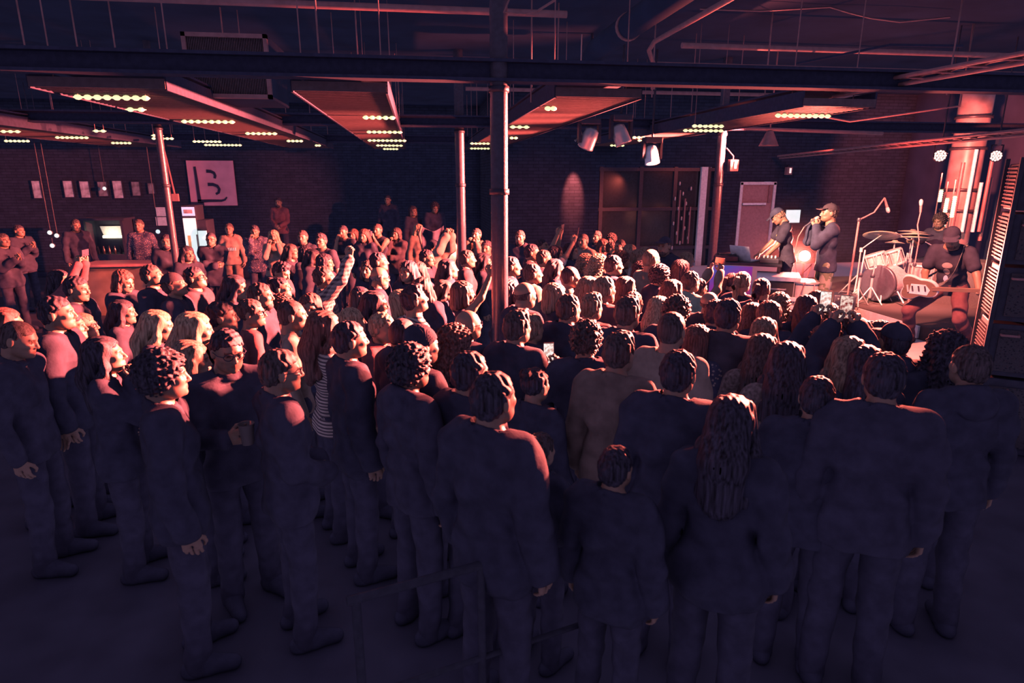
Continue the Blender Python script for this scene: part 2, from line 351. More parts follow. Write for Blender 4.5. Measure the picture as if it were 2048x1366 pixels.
def shoe_mesh(an, toe):
    lo, hi = np.minimum(an, toe)-.12, np.maximum(an, toe)+.12; h = .012
    fl = Field(axis(lo[0], hi[0], h), axis(lo[1], hi[1], h), axis(lo[2], hi[2], h)); d = unit(V(*(toe-an)[:2], 0)); b = V(an[0], an[1], toe[2])
    fl.cone(b-d*.05, b+d*.05, .044, .046, .02); fl.cone(b+d*.05, b+d*.17, .045, .038, .02); fl.cone(b-d*.02, an+V(0, 0, .03), .05, .052, .03); fl.cone(an, toe+V(0, 0, .008), .05, .038, .02)
    z0 = toe[2]-.034; fl.cut(lambda X, Y, Z: z0-Z+X*0+Y*0)
    P, F = fl.mesh(); return make_mesh('shoe', P, F)

# ---- hair, hats, beards (head frame)
def hair_mesh(style, seed=0):
    rng = random.Random(style+str(seed)); h = .0052
    long_ = style in ('long', 'wavy', 'longcurl', 'braids', 'pony', 'dreads')
    fl = Field(axis(-.17, .17, h), axis(-.2, .14, h), axis(-.40 if long_ else -.2, .17, h))
    t = dict(buzz=.004, short=.0085, quiff=.009, bald=.005, pony=.008, bun=.008, braids=.008, curly=.03, bob=.018, longcurl=.026, afro=.04).get(style, .015)
    fl.ell((0, -.013, .031), (.076+t, .095+t, .085+t), .01)
    if style in ('buzz', 'short', 'quiff', 'curly'): fl.ell((0, -.045, -.01), (.068+t*.8, .062+t*.6, .075), .02)
    if style == 'quiff': fl.ell((0, .03, .1), (.055, .06, .03), .03)
    n = unit(V(0, -.75, .66)); c0 = -.016 if style not in ('curly', 'longcurl') else -.026
    jit = lambda X, Y, Z: (.0045*np.sin(X*170+2*np.sin(Y*60+Z*40))+.003*np.sin(Y*140+Z*120)).astype(f4)
    fl.cut(lambda X, Y, Z: c0+jit(X, Y, Z)-(Y*f4(n[1])+Z*f4(n[2]))+X*0-np.where(np.abs(X) > .055, f4(.012 if long_ or style in ('bob', 'curly', 'longcurl', 'afro') else -.012), f4(0)))
    if style == 'bald': fl.cut(lambda X, Y, Z: np.maximum(Z+np.maximum(-Y, 0)*.35-.045, Y-.0)+X*0)
    if style in ('buzz', 'short', 'quiff', 'bald', 'curly'): fl.cut(lambda X, Y, Z: -.082+X*0+Y*0-Z)
    if style in ('long', 'wavy', 'longcurl', 'dreads'):
        e = -.30 if style != 'longcurl' else -.26
        fl.cone((0, -.06, .03), (0, -.125, -.13), .09, .1, .03, (0, 1, 0), 1.35); fl.cone((0, -.125, -.13), (0, -.135, e), .1, .085, .03, (0, 1, 0), 2.1)
        for sg in (1, -1):
            fl.cone((sg*.055, .015, .075), (sg*.088, .005, -.06), .03, .026, .02); fl.cone((sg*.088, .005, -.06), (sg*.1, -.01, -.2), .028, .024, .02)
            fl.cone((sg*.1, -.02, -.12), (sg*.085, -.09, e), .04, .03, .03)
    if style == 'bob':
        fl.cone((0, -.05, .03), (0, -.065, -.09), .095, .092, .03, (0, 1, 0), 1.2)
        for sg in (1, -1): fl.cone((sg*.055, .01, .07), (sg*.086, .01, -.085), .03, .03, .02)
        fl.cut(lambda X, Y, Z: -.115-Z+X*0+Y*.3); fl.cut(lambda X, Y, Z: np.where((np.abs(X) < .062) & (Z < .04), Y-.03, -1).astype(f4))
    if style == 'pony':
        fl.ell((0, -.125, .05), (.03, .03, .03), .02); fl.cone((0, -.13, .05), (0, -.165, -.03), .026, .036, .015); fl.cone((0, -.165, -.03), (.01, -.155, -.24), .036, .016, .02)
    if style == 'bun': fl.ell((0, -.1, .1), (.042, .042, .038), .012)
    if style == 'braids':
        for sg in (1, -1):
            for q in range(9): fl.ell((sg*(.05+.006*q), -.075+.004*q, -.06-.032*q), (.02, .02, .021), .01)
    if style == 'dreads':
        for q in range(16):
            x = -.13+.26*q/15; fl.cone((x*.8, -.08+rng.uniform(-.03, .05), -.1), (x*1.1, -.09+rng.uniform(-.06, .07), -.39), .011, .009, .006)
    s1, s2 = rng.uniform(0, 6), rng.uniform(0, 6)
    if style in ('curly', 'longcurl', 'afro', 'dreads'):
        fl.warp(lambda X, Y, Z: .007*np.sin(X*150+s1+2*np.sin(Z*90))*np.sin(Y*140+s2)*1+.006*np.sin(Z*160+2*np.sin(X*110+s2))+Y*0)
    else:
        wv = 2.2 if style == 'wavy' else .5
        a = {'buzz': .0005, 'bald': .0005, 'short': .0011, 'quiff': .0014}.get(style, .0019)
        fl.warp(lambda X, Y, Z: a*np.sin(np.arctan2(X, Y+.3 if long_ else Y+.12)*(46 if long_ else 30)+wv*np.sin(Z*38+s1)+s2)+a*.8*np.sin(X*210+Y*120+wv*np.sin(Z*30)+s1))
    if style in ('short', 'quiff', 'bob', 'pony', 'bun', 'braids'):
        b = .0022 if style in ('short', 'quiff') else .0012
        fl.warp(lambda X, Y, Z: b*np.sin(X*120+Y*90+s1+2*np.sin(Z*70+Y*50))+b*np.sin(Y*150-X*80+s2+1.5*np.sin(Z*90)))
    P, F = fl.mesh(); return make_mesh('hair', P, F)
def cap_mesh(kind):
    h = .005; fl = Field(axis(-.13, .13, h), axis(-.24, .24, h), axis(-.06, .16, h))
    fl.ell((0, -.012, .032), (.088, .108, .1), .01)
    if kind == 'beanie':
        fl.ell((0, -.03, .085), (.07, .075, .055), .03); fl.cut(lambda X, Y, Z: .028+Y*.25-Z+X*0)
        fl.warp(lambda X, Y, Z: .0016*np.sin(np.arctan2(X, Y+.012)*60)+Z*0)
    else:
        fl.cut(lambda X, Y, Z: .045+X*0+Y*(.12 if kind == 'cap' else -.1)-Z)
        s = 1 if kind == 'cap' else -1
        fl.cone((-.04, s*.07, .058), (.04, s*.07, .058), .045, .045, .004, (0, 0, 1), 7.)
        fl.cone((-.035, s*.125, .05), (.035, s*.125, .05), .045, .045, .015, (0, 0, 1), 8.)
        fl.ell((0, -.012, .134), (.009, .009, .006), .003)
    P, F = fl.mesh(); return make_mesh(kind, P, F)
def beard_mesh():
    h = .005; fl = Field(axis(-.09, .09, h), axis(-.03, .13, h), axis(-.16, .02, h))
    fl.ell((0, .03, -.07), (.06, .066, .06), .02); fl.ell((0, .052, -.095), (.046, .046, .034), .02)
    fl.cut(lambda X, Y, Z: Z+.03-.5*np.maximum(np.abs(X)-.03, 0)+Y*0)
    fl.cut(lambda X, Y, Z: np.where((np.abs(X) < .022) & (np.abs(Z+.058) < .011), f4(.01), f4(-1))+Y*0)
    fl.cut(lambda X, Y, Z: np.where((np.abs(X) < .05) & (Z > -.045), f4(.01), f4(-1))+Y*0)
    fl.warp(lambda X, Y, Z: .0015*np.sin(X*260+Z*90)+Y*0)
    P, F = fl.mesh(); return make_mesh('beard', P, F)
def tube_pts(path, r, n=8):
    path = [np.array(p, float) for p in path]; P = []; F = []
    for i, p in enumerate(path):
        t = unit(path[min(i+1, len(path)-1)]-path[max(i-1, 0)]); a = unit(np.cross(t, V(.3, .2, .93) if abs(t[2]) < .9 else V(1, 0, 0))); b = np.cross(t, a)
        rr = r[i] if isinstance(r, (list, tuple)) else r
        for k in range(n): w = 2*math.pi*k/n; P.append(p+rr*(a*math.cos(w)+b*math.sin(w)))
    for i in range(len(path)-1):
        for k in range(n): F.append((i*n+k, i*n+(k+1) % n, (i+1)*n+(k+1) % n, (i+1)*n+k))
    return P, F
def glasses_mesh():
    P, F = [], []
    def tb(path, r=.0024):
        p, f = tube_pts(path, r, 6); o = len(P); P.extend(p); F.extend([tuple(i+o for i in q) for q in f])
    for sg in (1, -1):
        tb([(sg*(.033+.024*math.cos(a)), .1-.012*abs(math.cos(a))*(math.cos(a) > 0), .003+.019*math.sin(a)) for a in [2*math.pi*i/16 for i in range(17)]])
        tb([(sg*.056, .09, .006), (sg*.079, .06, .008), (sg*.083, -.01, .006), (sg*.08, -.04, -.012)])
    tb([(-.01, .103, .006), (0, .106, .009), (.01, .103, .006)])
    return make_mesh('glasses', np.array(P), np.array(F))
# ------------------------------------------------------------------ helpers
def tag(o, label=None, cat=None, group=None, kind=None):
    if label: o['label'] = label
    if cat: o['category'] = cat
    if group: o['group'] = group
    if kind: o['kind'] = kind
    return o
def thing(name, label, cat, loc=(0, 0, 0), rz=0, group=None):
    o = bpy.data.objects.new(name, None); COL.objects.link(o); o.empty_display_size = .1
    o.location = loc; o.rotation_euler = (0, 0, rz); return tag(o, label, cat, group)
_F = Vector((math.sin(YAW)*math.cos(PITCH), math.cos(YAW)*math.cos(PITCH), -math.sin(PITCH)))
_R = Vector((math.cos(YAW), -math.sin(YAW), 0)); _U = _R.cross(_F)
def ray(x, y): return _F+_R*((x-1024)/FPX)+_U*((683-y)/FPX)
def at_z(x, y, z): r = ray(x, y); return Vector((0, 0, CAM_H))+r*((z-CAM_H)/r.z)
def at_y(x, y, Y): r = ray(x, y); return Vector((0, 0, CAM_H))+r*(Y/r.y)
class MB:
    """collects shapes and links them as ONE mesh object"""
    def __init__(s): s.v, s.f, s.sm = [], [], []
    def add(s, P, F, smooth=False):
        o = len(s.v); s.v += [tuple(p) for p in P]; s.f += [tuple(i+o for i in q) for q in F]; s.sm += [smooth]*len(F); return s
    def box(s, c, d, rz=0, M=None):
        P = [Vector((sx*d[0]/2, sy*d[1]/2, sz*d[2]/2)) for sx in (-1, 1) for sy in (-1, 1) for sz in (-1, 1)]
        if rz: R = Matrix.Rotation(rz, 3, 'Z'); P = [R@p for p in P]
        if M is not None: P = [M@p for p in P]
        return s.add([p+Vector(c) for p in P], [(0, 1, 3, 2), (4, 6, 7, 5), (0, 4, 5, 1), (2, 3, 7, 6), (0, 2, 6, 4), (1, 5, 7, 3)])
    def bar(s, p, q, w, h):
        p, q = Vector(p), Vector(q); d = (q-p).normalized(); a = d.cross(Vector((0, 0, 1)) if abs(d.z) < .95 else Vector((1, 0, 0))).normalized(); b = a.cross(d)
        P = [e+a*(i*w/2)+b*(j*h/2) for e in (p, q) for i, j in ((-1, -1), (1, -1), (1, 1), (-1, 1))]
        return s.add(P, [(3, 2, 1, 0), (4, 5, 6, 7), (0, 1, 5, 4), (1, 2, 6, 5), (2, 3, 7, 6), (3, 0, 4, 7)])
    def tube(s, path, r, n=10, caps=True):
        P, F = tube_pts(path, r, n); s.add(P, F, True)
        if caps: m = len(path)-1; s.add(P[:n], [tuple(range(n))[::-1]]); s.add(P[m*n:], [tuple(range(n))])
        return s
    def lathe(s, prof, c=(0, 0, 0), n=24, M=None):
        P = []; F = []; c = Vector(c)
        for r, z in prof:
            for k in range(n):
                p = Vector((r*math.cos(2*math.pi*k/n), r*math.sin(2*math.pi*k/n), z)); P.append((M@p if M is not None else p)+c)
        for i in range(len(prof)-1):
            for k in range(n): F.append((i*n+k, i*n+(k+1) % n, (i+1)*n+(k+1) % n, (i+1)*n+k))
        s.add(P, F, True); s.add(P[:n], [tuple(range(n))[::-1]]); s.add(P[-n:], [tuple(range(n))]); return s
    def prism(s, poly, o, u, v, t):
        o, u, v = Vector(o), Vector(u), Vector(v); w = u.cross(v).normalized()*t; n = len(poly)
        P = [o+u*a+v*b for a, b in poly]; P += [p+w for p in P]
        return s.add(P, [tuple(range(n))[::-1], tuple(range(n, 2*n))]+[(i, (i+1) % n, n+(i+1) % n, n+i) for i in range(n)])
    def build(s, name, m, parent=None, bevel=0, loc=None, rz=0, kind=None):
        me = bpy.data.meshes.new(name); me.from_pydata(s.v, [], s.f); me.polygons.foreach_set('use_smooth', s.sm)
        if bevel:
            bm = bmesh.new(); bm.from_mesh(me); bmesh.ops.bevel(bm, geom=[e for e in bm.edges if len(e.link_faces) == 2 and e.calc_face_angle(0) > .7], offset=bevel, segments=2, affect='EDGES', profile=.6); bm.to_mesh(me); bm.free()
        me.materials.append(m); me.update()
        o = bpy.data.objects.new(name, me); COL.objects.link(o)
        if parent: o.parent = parent
        if loc is not None: o.location = loc
        if rz: o.rotation_euler = (0, 0, rz)
        if kind: o['kind'] = kind
        return o
# ------------------------------------------------------------------ procedural materials
def _n(m, t, **k):
    n = m.node_tree.nodes.new(t)
    for a, b in k.items(): setattr(n, a, b)
    return n
def mat(name, col, rough=.6, metal=0, var=.15, scale=20, bump=0, stretch=(1, 1, 1), emit=0, ecol=None, pattern=None, col2=None, paint=False, spec=.5):
    m = bpy.data.materials.new(name); m.use_nodes = True; nt = m.node_tree; L = nt.links.new
    b = nt.nodes['Principled BSDF']; b.inputs['Roughness'].default_value = rough; b.inputs['Metallic'].default_value = metal
    b.inputs['Specular IOR Level'].default_value = spec
    tc = _n(m, 'ShaderNodeTexCoord'); mp = _n(m, 'ShaderNodeMapping'); mp.inputs['Scale'].default_value = stretch; L(tc.outputs['Object'], mp.inputs[0])
    nz = _n(m, 'ShaderNodeTexNoise'); nz.inputs['Scale'].default_value = scale; nz.inputs['Detail'].default_value = 4; L(mp.outputs[0], nz.inputs['Vector'])
    rp = _n(m, 'ShaderNodeMapRange'); rp.inputs[1].default_value = .3; rp.inputs[2].default_value = .7; rp.inputs[3].default_value = 1-var; rp.inputs[4].default_value = 1+var; L(nz.outputs[0], rp.inputs[0])
    mx = _n(m, 'ShaderNodeMix', data_type='RGBA', blend_type='MULTIPLY'); mx.inputs[0].default_value = 1; mx.inputs[6].default_value = (*col, 1); L(rp.outputs[0], mx.inputs[7])
    out = mx.outputs[2]
    if pattern:
        if pattern == 'brick':
            t = _n(m, 'ShaderNodeTexBrick'); t.inputs['Scale'].default_value = 1; t.inputs['Brick Width'].default_value = .25; t.inputs['Row Height'].default_value = .075; t.inputs['Mortar Size'].default_value = .008
            t.inputs['Color1'].default_value = (1, 1, 1, 1); t.inputs['Color2'].default_value = (.8, .8, .8, 1); t.inputs['Mortar'].default_value = (.6, .6, .6, 1); fac = t.outputs[0]
            sx = _n(m, 'ShaderNodeSeparateXYZ'); cx = _n(m, 'ShaderNodeCombineXYZ'); ad = _n(m, 'ShaderNodeMath'); L(tc.outputs['Object'], sx.inputs[0]); L(sx.outputs[0], ad.inputs[0]); L(sx.outputs[1], ad.inputs[1]); L(ad.outputs[0], cx.inputs[0]); L(sx.outputs[2], cx.inputs[1]); L(cx.outputs[0], t.inputs['Vector'])
            bp = _n(m, 'ShaderNodeBump'); bp.inputs['Strength'].default_value = .6; bp.inputs['Distance'].default_value = .01; L(t.outputs[1], bp.inputs['Height']); bp.invert = True; L(bp.outputs[0], b.inputs['Normal'])
            m2 = _n(m, 'ShaderNodeMix', data_type='RGBA', blend_type='MULTIPLY'); m2.inputs[0].default_value = 1; L(out, m2.inputs[6]); L(fac, m2.inputs[7]); out = m2.outputs[2]
        else:
            if pattern == 'plaid':
                sx = _n(m, 'ShaderNodeSeparateXYZ'); L(tc.outputs['Object'], sx.inputs[0]); ms = []
                for ax in (0, 2):
                    w = _n(m, 'ShaderNodeMath', operation='MULTIPLY'); w.inputs[1].default_value = 24; L(sx.outputs[ax], w.inputs[0])
                    fr = _n(m, 'ShaderNodeMath', operation='FRACT'); L(w.outputs[0], fr.inputs[0]); g = _n(m, 'ShaderNodeMath', operation='GREATER_THAN'); g.inputs[1].default_value = .5; L(fr.outputs[0], g.inputs[0]); ms.append(g)
                ad = _n(m, 'ShaderNodeMath'); L(ms[0].outputs[0], ad.inputs[0]); L(ms[1].outputs[0], ad.inputs[1]); hv = _n(m, 'ShaderNodeMath', operation='MULTIPLY'); hv.inputs[1].default_value = .5; L(ad.outputs[0], hv.inputs[0]); fac = hv.outputs[0]
            elif pattern == 'stripe':
                t = _n(m, 'ShaderNodeTexWave', wave_type='BANDS', bands_direction='Z'); t.inputs['Scale'].default_value = 14; t.inputs['Distortion'].default_value = .6; L(tc.outputs['Object'], t.inputs['Vector'])
                g = _n(m, 'ShaderNodeMath', operation='GREATER_THAN'); g.inputs[1].default_value = .5; L(t.outputs[1], g.inputs[0]); fac = g.outputs[0]
            elif pattern == 'spots':
                t = _n(m, 'ShaderNodeTexVoronoi'); t.inputs['Scale'].default_value = 38; L(tc.outputs['Object'], t.inputs['Vector']); g = _n(m, 'ShaderNodeMath', operation='LESS_THAN'); g.inputs[1].default_value = .3; L(t.outputs[0], g.inputs[0]); fac = g.outputs[0]
            else:
                t = _n(m, 'ShaderNodeTexNoise'); t.inputs['Scale'].default_value = 9 if pattern == 'camo' else 4; t.inputs['Detail'].default_value = 2; L(tc.outputs['Object'], t.inputs['Vector']); g = _n(m, 'ShaderNodeMath', operation='GREATER_THAN'); g.inputs[1].default_value = .52; L(t.outputs[0], g.inputs[0]); fac = g.outputs[0]
            m2 = _n(m, 'ShaderNodeMix', data_type='RGBA'); L(fac, m2.inputs[0]); L(out, m2.inputs[6]); m2.inputs[7].default_value = (*col2, 1); out = m2.outputs[2]
    if paint:
        a = _n(m, 'ShaderNodeVertexColor'); a.layer_name = 'paint'; m3 = _n(m, 'ShaderNodeMix', data_type='RGBA', blend_type='MULTIPLY'); m3.inputs[0].default_value = 1; L(out, m3.inputs[6]); L(a.outputs[0], m3.inputs[7]); out = m3.outputs[2]
    L(out, b.inputs['Base Color'])
    if bump and pattern != 'brick':
        n2 = _n(m, 'ShaderNodeTexNoise'); n2.inputs['Scale'].default_value = scale*4; n2.inputs['Detail'].default_value = 3; L(mp.outputs[0], n2.inputs['Vector'])
        bp = _n(m, 'ShaderNodeBump'); bp.inputs['Strength'].default_value = bump; bp.inputs['Distance'].default_value = .004; L(n2.outputs[0], bp.inputs['Height']); L(bp.outputs[0], b.inputs['Normal'])
    if emit:
        b.inputs['Emission Color'].default_value = (*(ecol or col), 1); b.inputs['Emission Strength'].default_value = emit
        m.cycles.emission_sampling = 'NONE'
    return m
M = {}
M['floor'] = mat('dark_floor', (.036, .036, .056), .6, scale=3, spec=.08)
M['ceil'] = mat('dark_ceiling', (.019, .029, .056), .9, scale=2, spec=.08)
M['wall'] = mat('dark_paint', (.03, .033, .057), .9, scale=2, spec=.08)
M['brick'] = mat('painted_brick', (.024, .031, .052), .85, scale=6, pattern='brick', spec=.08)
M['steel'] = mat('black_steel', (.04, .042, .062), .38, .3, scale=30, bump=.15)
M['column'] = mat('column_paint', (.05, .045, .062), .22, 0, scale=25, bump=.5)
M['pipe'] = mat('painted_pipe', (.26, .13, .13), .45, .2, scale=12)
M['slat'] = mat('slat_aluminium', (.11, .075, .085), .5, .2)
M['black'] = mat('black_plastic', (.03, .032, .055), .45)
M['blackmat'] = mat('matte_black', (.027, .03, .054), .9, spec=.08)
M['chrome'] = mat('chrome', (.6, .56, .55), .32, .6, var=.05)
M['brass'] = mat('brass_cymbal', (.6, .48, .35), .35, .4, scale=40, stretch=(1, 1, 8))
M['white'] = mat('white_paint', (.62, .6, .58), .6)
M['paper'] = mat('paper', (.5, .47, .45), .8)
M['stage'] = mat('stage_boards', (.42, .36, .34), .55, scale=8, stretch=(1, 12, 1), bump=.1)
M['riser'] = mat('riser_carpet', (.05, .042, .045), .9, scale=50, bump=.4)
M['wood'] = mat('dark_wood', (.13, .09, .07), .5, scale=6, stretch=(1, 14, 1))
M['caselight'] = mat('pale_case', (.55, .5, .48), .5)
M['glassdark'] = mat('dark_glass', (.03, .03, .035), .12, spec=.8)
M['led'] = mat('led_yellow', (.5, .5, .35), .5, emit=1.15, ecol=(.86, .82, .38))
M['diode'] = mat('led_diode', (.8, .8, .6), .5, emit=2.6, ecol=(.95, .9, .5))
M['screenwhite'] = mat('screen_white', (.5, .5, .5), .3, emit=.9, ecol=(.62, .72, .68), var=.25, scale=9)
M['screenblue'] = mat('screen_blue', (.3, .4, .5), .3, emit=.7, ecol=(.3, .55, .8))
M['lampwhite'] = mat('lamp_face', (1, .9, .8), .4, emit=9, ecol=(1, .75, .66))
M['lampred'] = mat('lamp_diode', (1, .8, .7), .4, emit=3.2, ecol=(1, .5, .4))
M['warm'] = mat('warm_tube', (1, .9, .6), .4, emit=2.2, ecol=(1, .85, .55))
# ------------------------------------------------------------------ the hall
def slab(name, lo, hi, m):
    return MB().box([(a+b)/2 for a, b in zip(lo, hi)], [b-a for a, b in zip(lo, hi)]).build(name, m, kind='structure')
X0, X1, Y0, Y1, ZC = -15., 12.5, -4., 19.3, 4.7
slab('floor', (X0, Y0, -.1), (X1, Y1, 0), M['floor'])
slab('ceiling', (X0, Y0, ZC), (X1, Y1, ZC+.2), M['ceil'])
slab('wall_back', (X0, Y1, 0), (1.9, Y1+.2, ZC), M['brick'])
slab('wall_left', (X0-.2, Y0, 0), (X0, Y1, ZC), M['wall'])
slab('wall_right', (X1, Y0, 0), (X1+.2, 15.2, ZC), M['wall'])
slab('wall_front', (X0, Y0-.2, 0), (X1, Y0, ZC), M['wall'])
slab('wall_side', (1.9, 15.2, 0), (2.1, Y1, ZC), M['brick'])
# wall behind the stage, with an opening for the metal gate (x 4.4..7.1, below 3.0)
gx0, gx1, gz = 4.36, 7.28, 2.95
MB().box(((1.9+gx0)/2, 15.1, ZC/2), (gx0-1.9, .2, ZC)).box(((gx0+gx1)/2, 15.1, (gz+ZC)/2), (gx1-gx0, .2, ZC-gz)).box(((gx1+7.98)/2, 15.1, ZC/2), (7.98-gx1, .2, ZC)).box(((8.93+X1)/2, 15.1, ZC/2), (X1-8.93, .2, ZC)).box(((7.98+8.93)/2, 15.1, (2.6+ZC)/2), (.95, .2, ZC-2.6)).build('wall_stage', M['brick'], kind='structure')
for i, (x0_, x1_) in enumerate(((gx0, gx1), (7.98, 8.93))):     # dark recess behind the two openings
    slab('wall_recess', (x0_-.2, 15.9, 0), (x1_+.2, 16.0, 3.2), M['blackmat'])
slab('baseboard_back', (X0, Y1-.03, 0), (1.9, Y1, .12), M['blackmat'])
# stage, drum riser, podium along the back wall
slab('trim_stage', (4.3, 5.3, 0), (X1, 14.9, .55), M['stage'])
slab('trim_podium', (-7.5, 16.8, 0), (1.88, Y1-.05, .45), M['blackmat']); slab('trim_podium', (-7.5, 16.0, 0), (1.88, 16.8, .2), M['blackmat'])
rs = thing('drum_riser', 'low carpeted drum riser with a pale front edge on the stage', 'riser', (8.4, 9.4, .55))
MB().box((0, 0, .1), (3.3, 4.3, .2)).build('deck', M['riser'], rs, .01)
MB().box((-1.665, .6, .1), (.03, .9, .17)).build('edge_panel', M['caselight'], rs); MB().box((-1.665, -1.35, .1), (.03, 1.3, .17)).build('edge_panel', M['caselight'], rs)
# steel columns
for (x, y), lab in zip(((.75, 5.8), (.755, 11.), (-3.95, 11.), (5.42, 11.)), ('thick black steel column in the middle of the crowd, nearest the camera', 'slim dark column standing behind the middle of the crowd', 'thin dark column left of the letter banner', 'lit steel column beside the gate at the rear of the stage')):
    t = thing('column', lab, 'column', (x, y, 0), group='steel columns')
    rr = .055 if x < -1 else .078
    MB().lathe([(rr, 0), (rr, ZC)], n=32).build('shaft', M['column'], t)
    MB().lathe([(.17, 0), (.17, .02), (.1, .025), (.1, .12)], n=32).build('base_plate', M['steel'], t)
    for z in (3.42, 2.55): MB().lathe([(rr, z), (rr+.012, z), (rr+.012, z+.05), (rr, z+.05)], n=32).build('collar', M['steel'], t)
# beams, joists
for y, lab in ((5.8, 'black steel roof beam over the nearest column'), (10.9, 'black steel roof beam over the farther columns'), (16., 'black steel roof beam near the back wall')):
    t = thing('beam', lab, 'beam', (0, y, 3.5), group='roof beams')
    MB().box((-1.25, 0, .015), (27.4, .18, .025)).box((-1.25, 0, .17), (27.4, .18, .025)).build('flange', M['blackmat'], t)
    MB().box((-1.25, 0, .09), (27.4, .02, .14)).build('web', M['blackmat'], t)
for i, (y, x0_, x1_) in enumerate(((8.2, 3.4, 9.2), (9.55, 3.6, 10.2), (11.15, 2.2, 8.2), (12.6, 1., 9.5), (6.9, -6, 1.6))):
    o = MB().tube([(x0_, y, 4.32), (x1_, y, 4.32)], .035).build('ceiling_conduit', M['pipe'])
    tag(o, ('straight painted pipe crossing under the ceiling over the stage, nearest the camera', 'straight painted pipe over the stage, second from the camera', 'straight painted pipe over the stage, third from the camera', 'straight painted pipe over the stage, farthest from the camera', 'dark pipe crossing the ceiling above the left half of the crowd')[i], 'pipe', 'pipes under the ceiling')
# grey conduit that runs towards the camera and bends down, and the round duct beside it
tag(MB().tube([(2.85, 1.5, 4.25), (2.85, 7.7, 4.25), (2.88, 7.95, 4.2), (3.0, 8.1, 4.08), (3.02, 8.12, 3.78)], .028).build('bent_conduit', M['pipe']), 'thin pipe running along the ceiling and bending sharply down', 'pipe')
t = thing('round_duct', 'round dark air duct ending in an elbow above the right baffles', 'duct', (2.3, 0, 4.25))
MB().tube([(0, 1.5, 0), (0, 8.2, 0), (0, 8.42, -.05), (0, 8.5, -.2), (0, 8.5, -.42)], .13, 18).build('pipe_run', M['ceil'], t)
m = MB()
for y in (3, 5, 7): m.tube([(0, y-.03, 0), (0, y+.03, 0)], .142, 18)
m.build('clamp_band', M['pipe'], t)
MB().tube([(-.02, 8.44, -.45), (.1, 8.52, -.47)], .045).build('outlet', M['pipe'], t)
# fan coil with vertical bars, upper left
p = at_z(378, 205, 3.45); p2 = at_z(540, 205, 3.45); w = (p2-p).x
t = thing('ventilation_unit', 'hanging box with a grille of thin vertical bars above the letter banner', 'vent', (p.x, p.y, 3.5))
hh = .62
MB().box((w/2, .5, hh/2), (w, .9, hh)).build('housing', M['ceil'], t, .01)
m = MB()
for i in range(46): m.box((.04+(w-.08)*i/45, .03, hh/2), (.008, .03, hh-.08))
m.build('grille', M['slat'], t)
MB().box((w/2, .02, .02), (w, .06, .04)).box((w/2, .02, hh-.02), (w, .06, .04)).box((.02, .02, hh/2), (.04, .06, hh)).box((w-.02, .02, hh/2), (.04, .06, hh)).build('frame', M['pipe'], t)
# hanging baffle panels: long rows of thin slats
ORD = ('nearest', 'second', 'third', 'fourth', 'fifth', 'sixth', 'seventh', 'eighth')
def panel(x0, x1, y0, y1, z, lab, word, tubes):
    t = thing('baffle_panel', lab, 'ceiling panel', (x0, y0, z), group='slatted ceiling panels')
    m = MB(); n = int((y1-y0)/.085)
    for i in range(n): m.box(((x1-x0)/2, i*.085, .04), (x1-x0, .014, .08))
    m.build('slats', M['slat'], t)
    for x in (0, x1-x0): MB().box((x, (y1-y0)/2, .07), (.02, y1-y0, .16)).build('side_rail', M['blackmat'], t)
    MB().box(((x1-x0)/2, (y1-y0)/2, .19), (x1-x0, y1-y0, .02)).build('back_board', M['blackmat'], t)
    for y in np.arange(.3, y1-y0, 2.6):
        for x in (.05, x1-x0-.05): MB().tube([(x, y, .1), (x, y, ZC-z)], .006, 6).build('hanger_rod', M['pipe'], t)
    for i, (xa, ya, xb) in enumerate(tubes): led(xa, ya, xb, z-.025, f'{ORD[i]} LED tube from the camera {word}')
PAN = [(-7.1, -5.7, 6.2, 17.2), (-3.1, -2.05, 6., 17.2), (-1.02, -.22, 5.95, 17.4), (1.3, 2.12, 6., 17.4), (4.02, 4.85, 6.4, 17.4)]
def led(xa, ya, xb, z, lab):
    p, q = at_z(xa, ya, z), at_z(xb, ya, z); L = max((q-p).length, .12)
    t = thing('led_tube', lab, 'lamp', p, math.atan2(q.y-p.y, q.x-p.x)*.0, 'pale LED tubes under the ceiling')
    n = max(2, int(L/.075)); prof = [(.003, 0)]
    for i in range(n): x = L*(i+.5)/n; prof += [(.008, x-.033), (.02, x-.018), (.023, x), (.02, x+.018), (.008, x+.033)]
    MB().lathe(prof+[(.003, L)], (0, 0, 0), 10, Matrix.Rotation(math.pi/2, 3, 'Y')).build('tube', M['led'], t)
    inside = any(a < p.x and q.x < b and c < p.y < d for a, b, c, d in PAN); m = (.14 if inside else ZC-z)
    for x in (.04, L-.04): MB().tube([(x, 0, .01), (x, 0, m)], .004, 6).build('hanger_wire', M['pipe'], t)
panel(-7.1, -5.7, 6.2, 17.2, 3.42, 'slatted ceiling panel farthest left, near the frame edge', 'under the far left ceiling panel', [(0, 263, 38), (110, 275, 172), (8, 282, 55), (222, 286, 260)])
panel(-3.1, -2.05, 6.0, 17.2, 3.42, 'slatted ceiling panel above the wall with the letter banner', 'under the panel leading to the letter banner', [(146, 194, 290), (250, 219, 290), (362, 243, 465), (490, 267, 552), (385, 283, 440), (573, 282, 605), (408, 290, 480), (630, 291, 641)])
panel(-1.02, -.22, 5.95, 17.4, 3.42, 'dark slatted ceiling panel left of the nearest column', 'under the panel left of the nearest column', [(725, 235, 790), (733, 264, 804), (735, 281, 812), (752, 291, 805), (766, 298, 796)])
panel(1.3, 2.12, 6., 17.4, 3.42, 'red lit slatted ceiling panel right of the nearest column', 'under the panel right of the nearest column', [(1090, 217, 1110), (1019, 254, 1060), (1019, 276, 1036), (940, 287, 980), (940, 297, 980)])
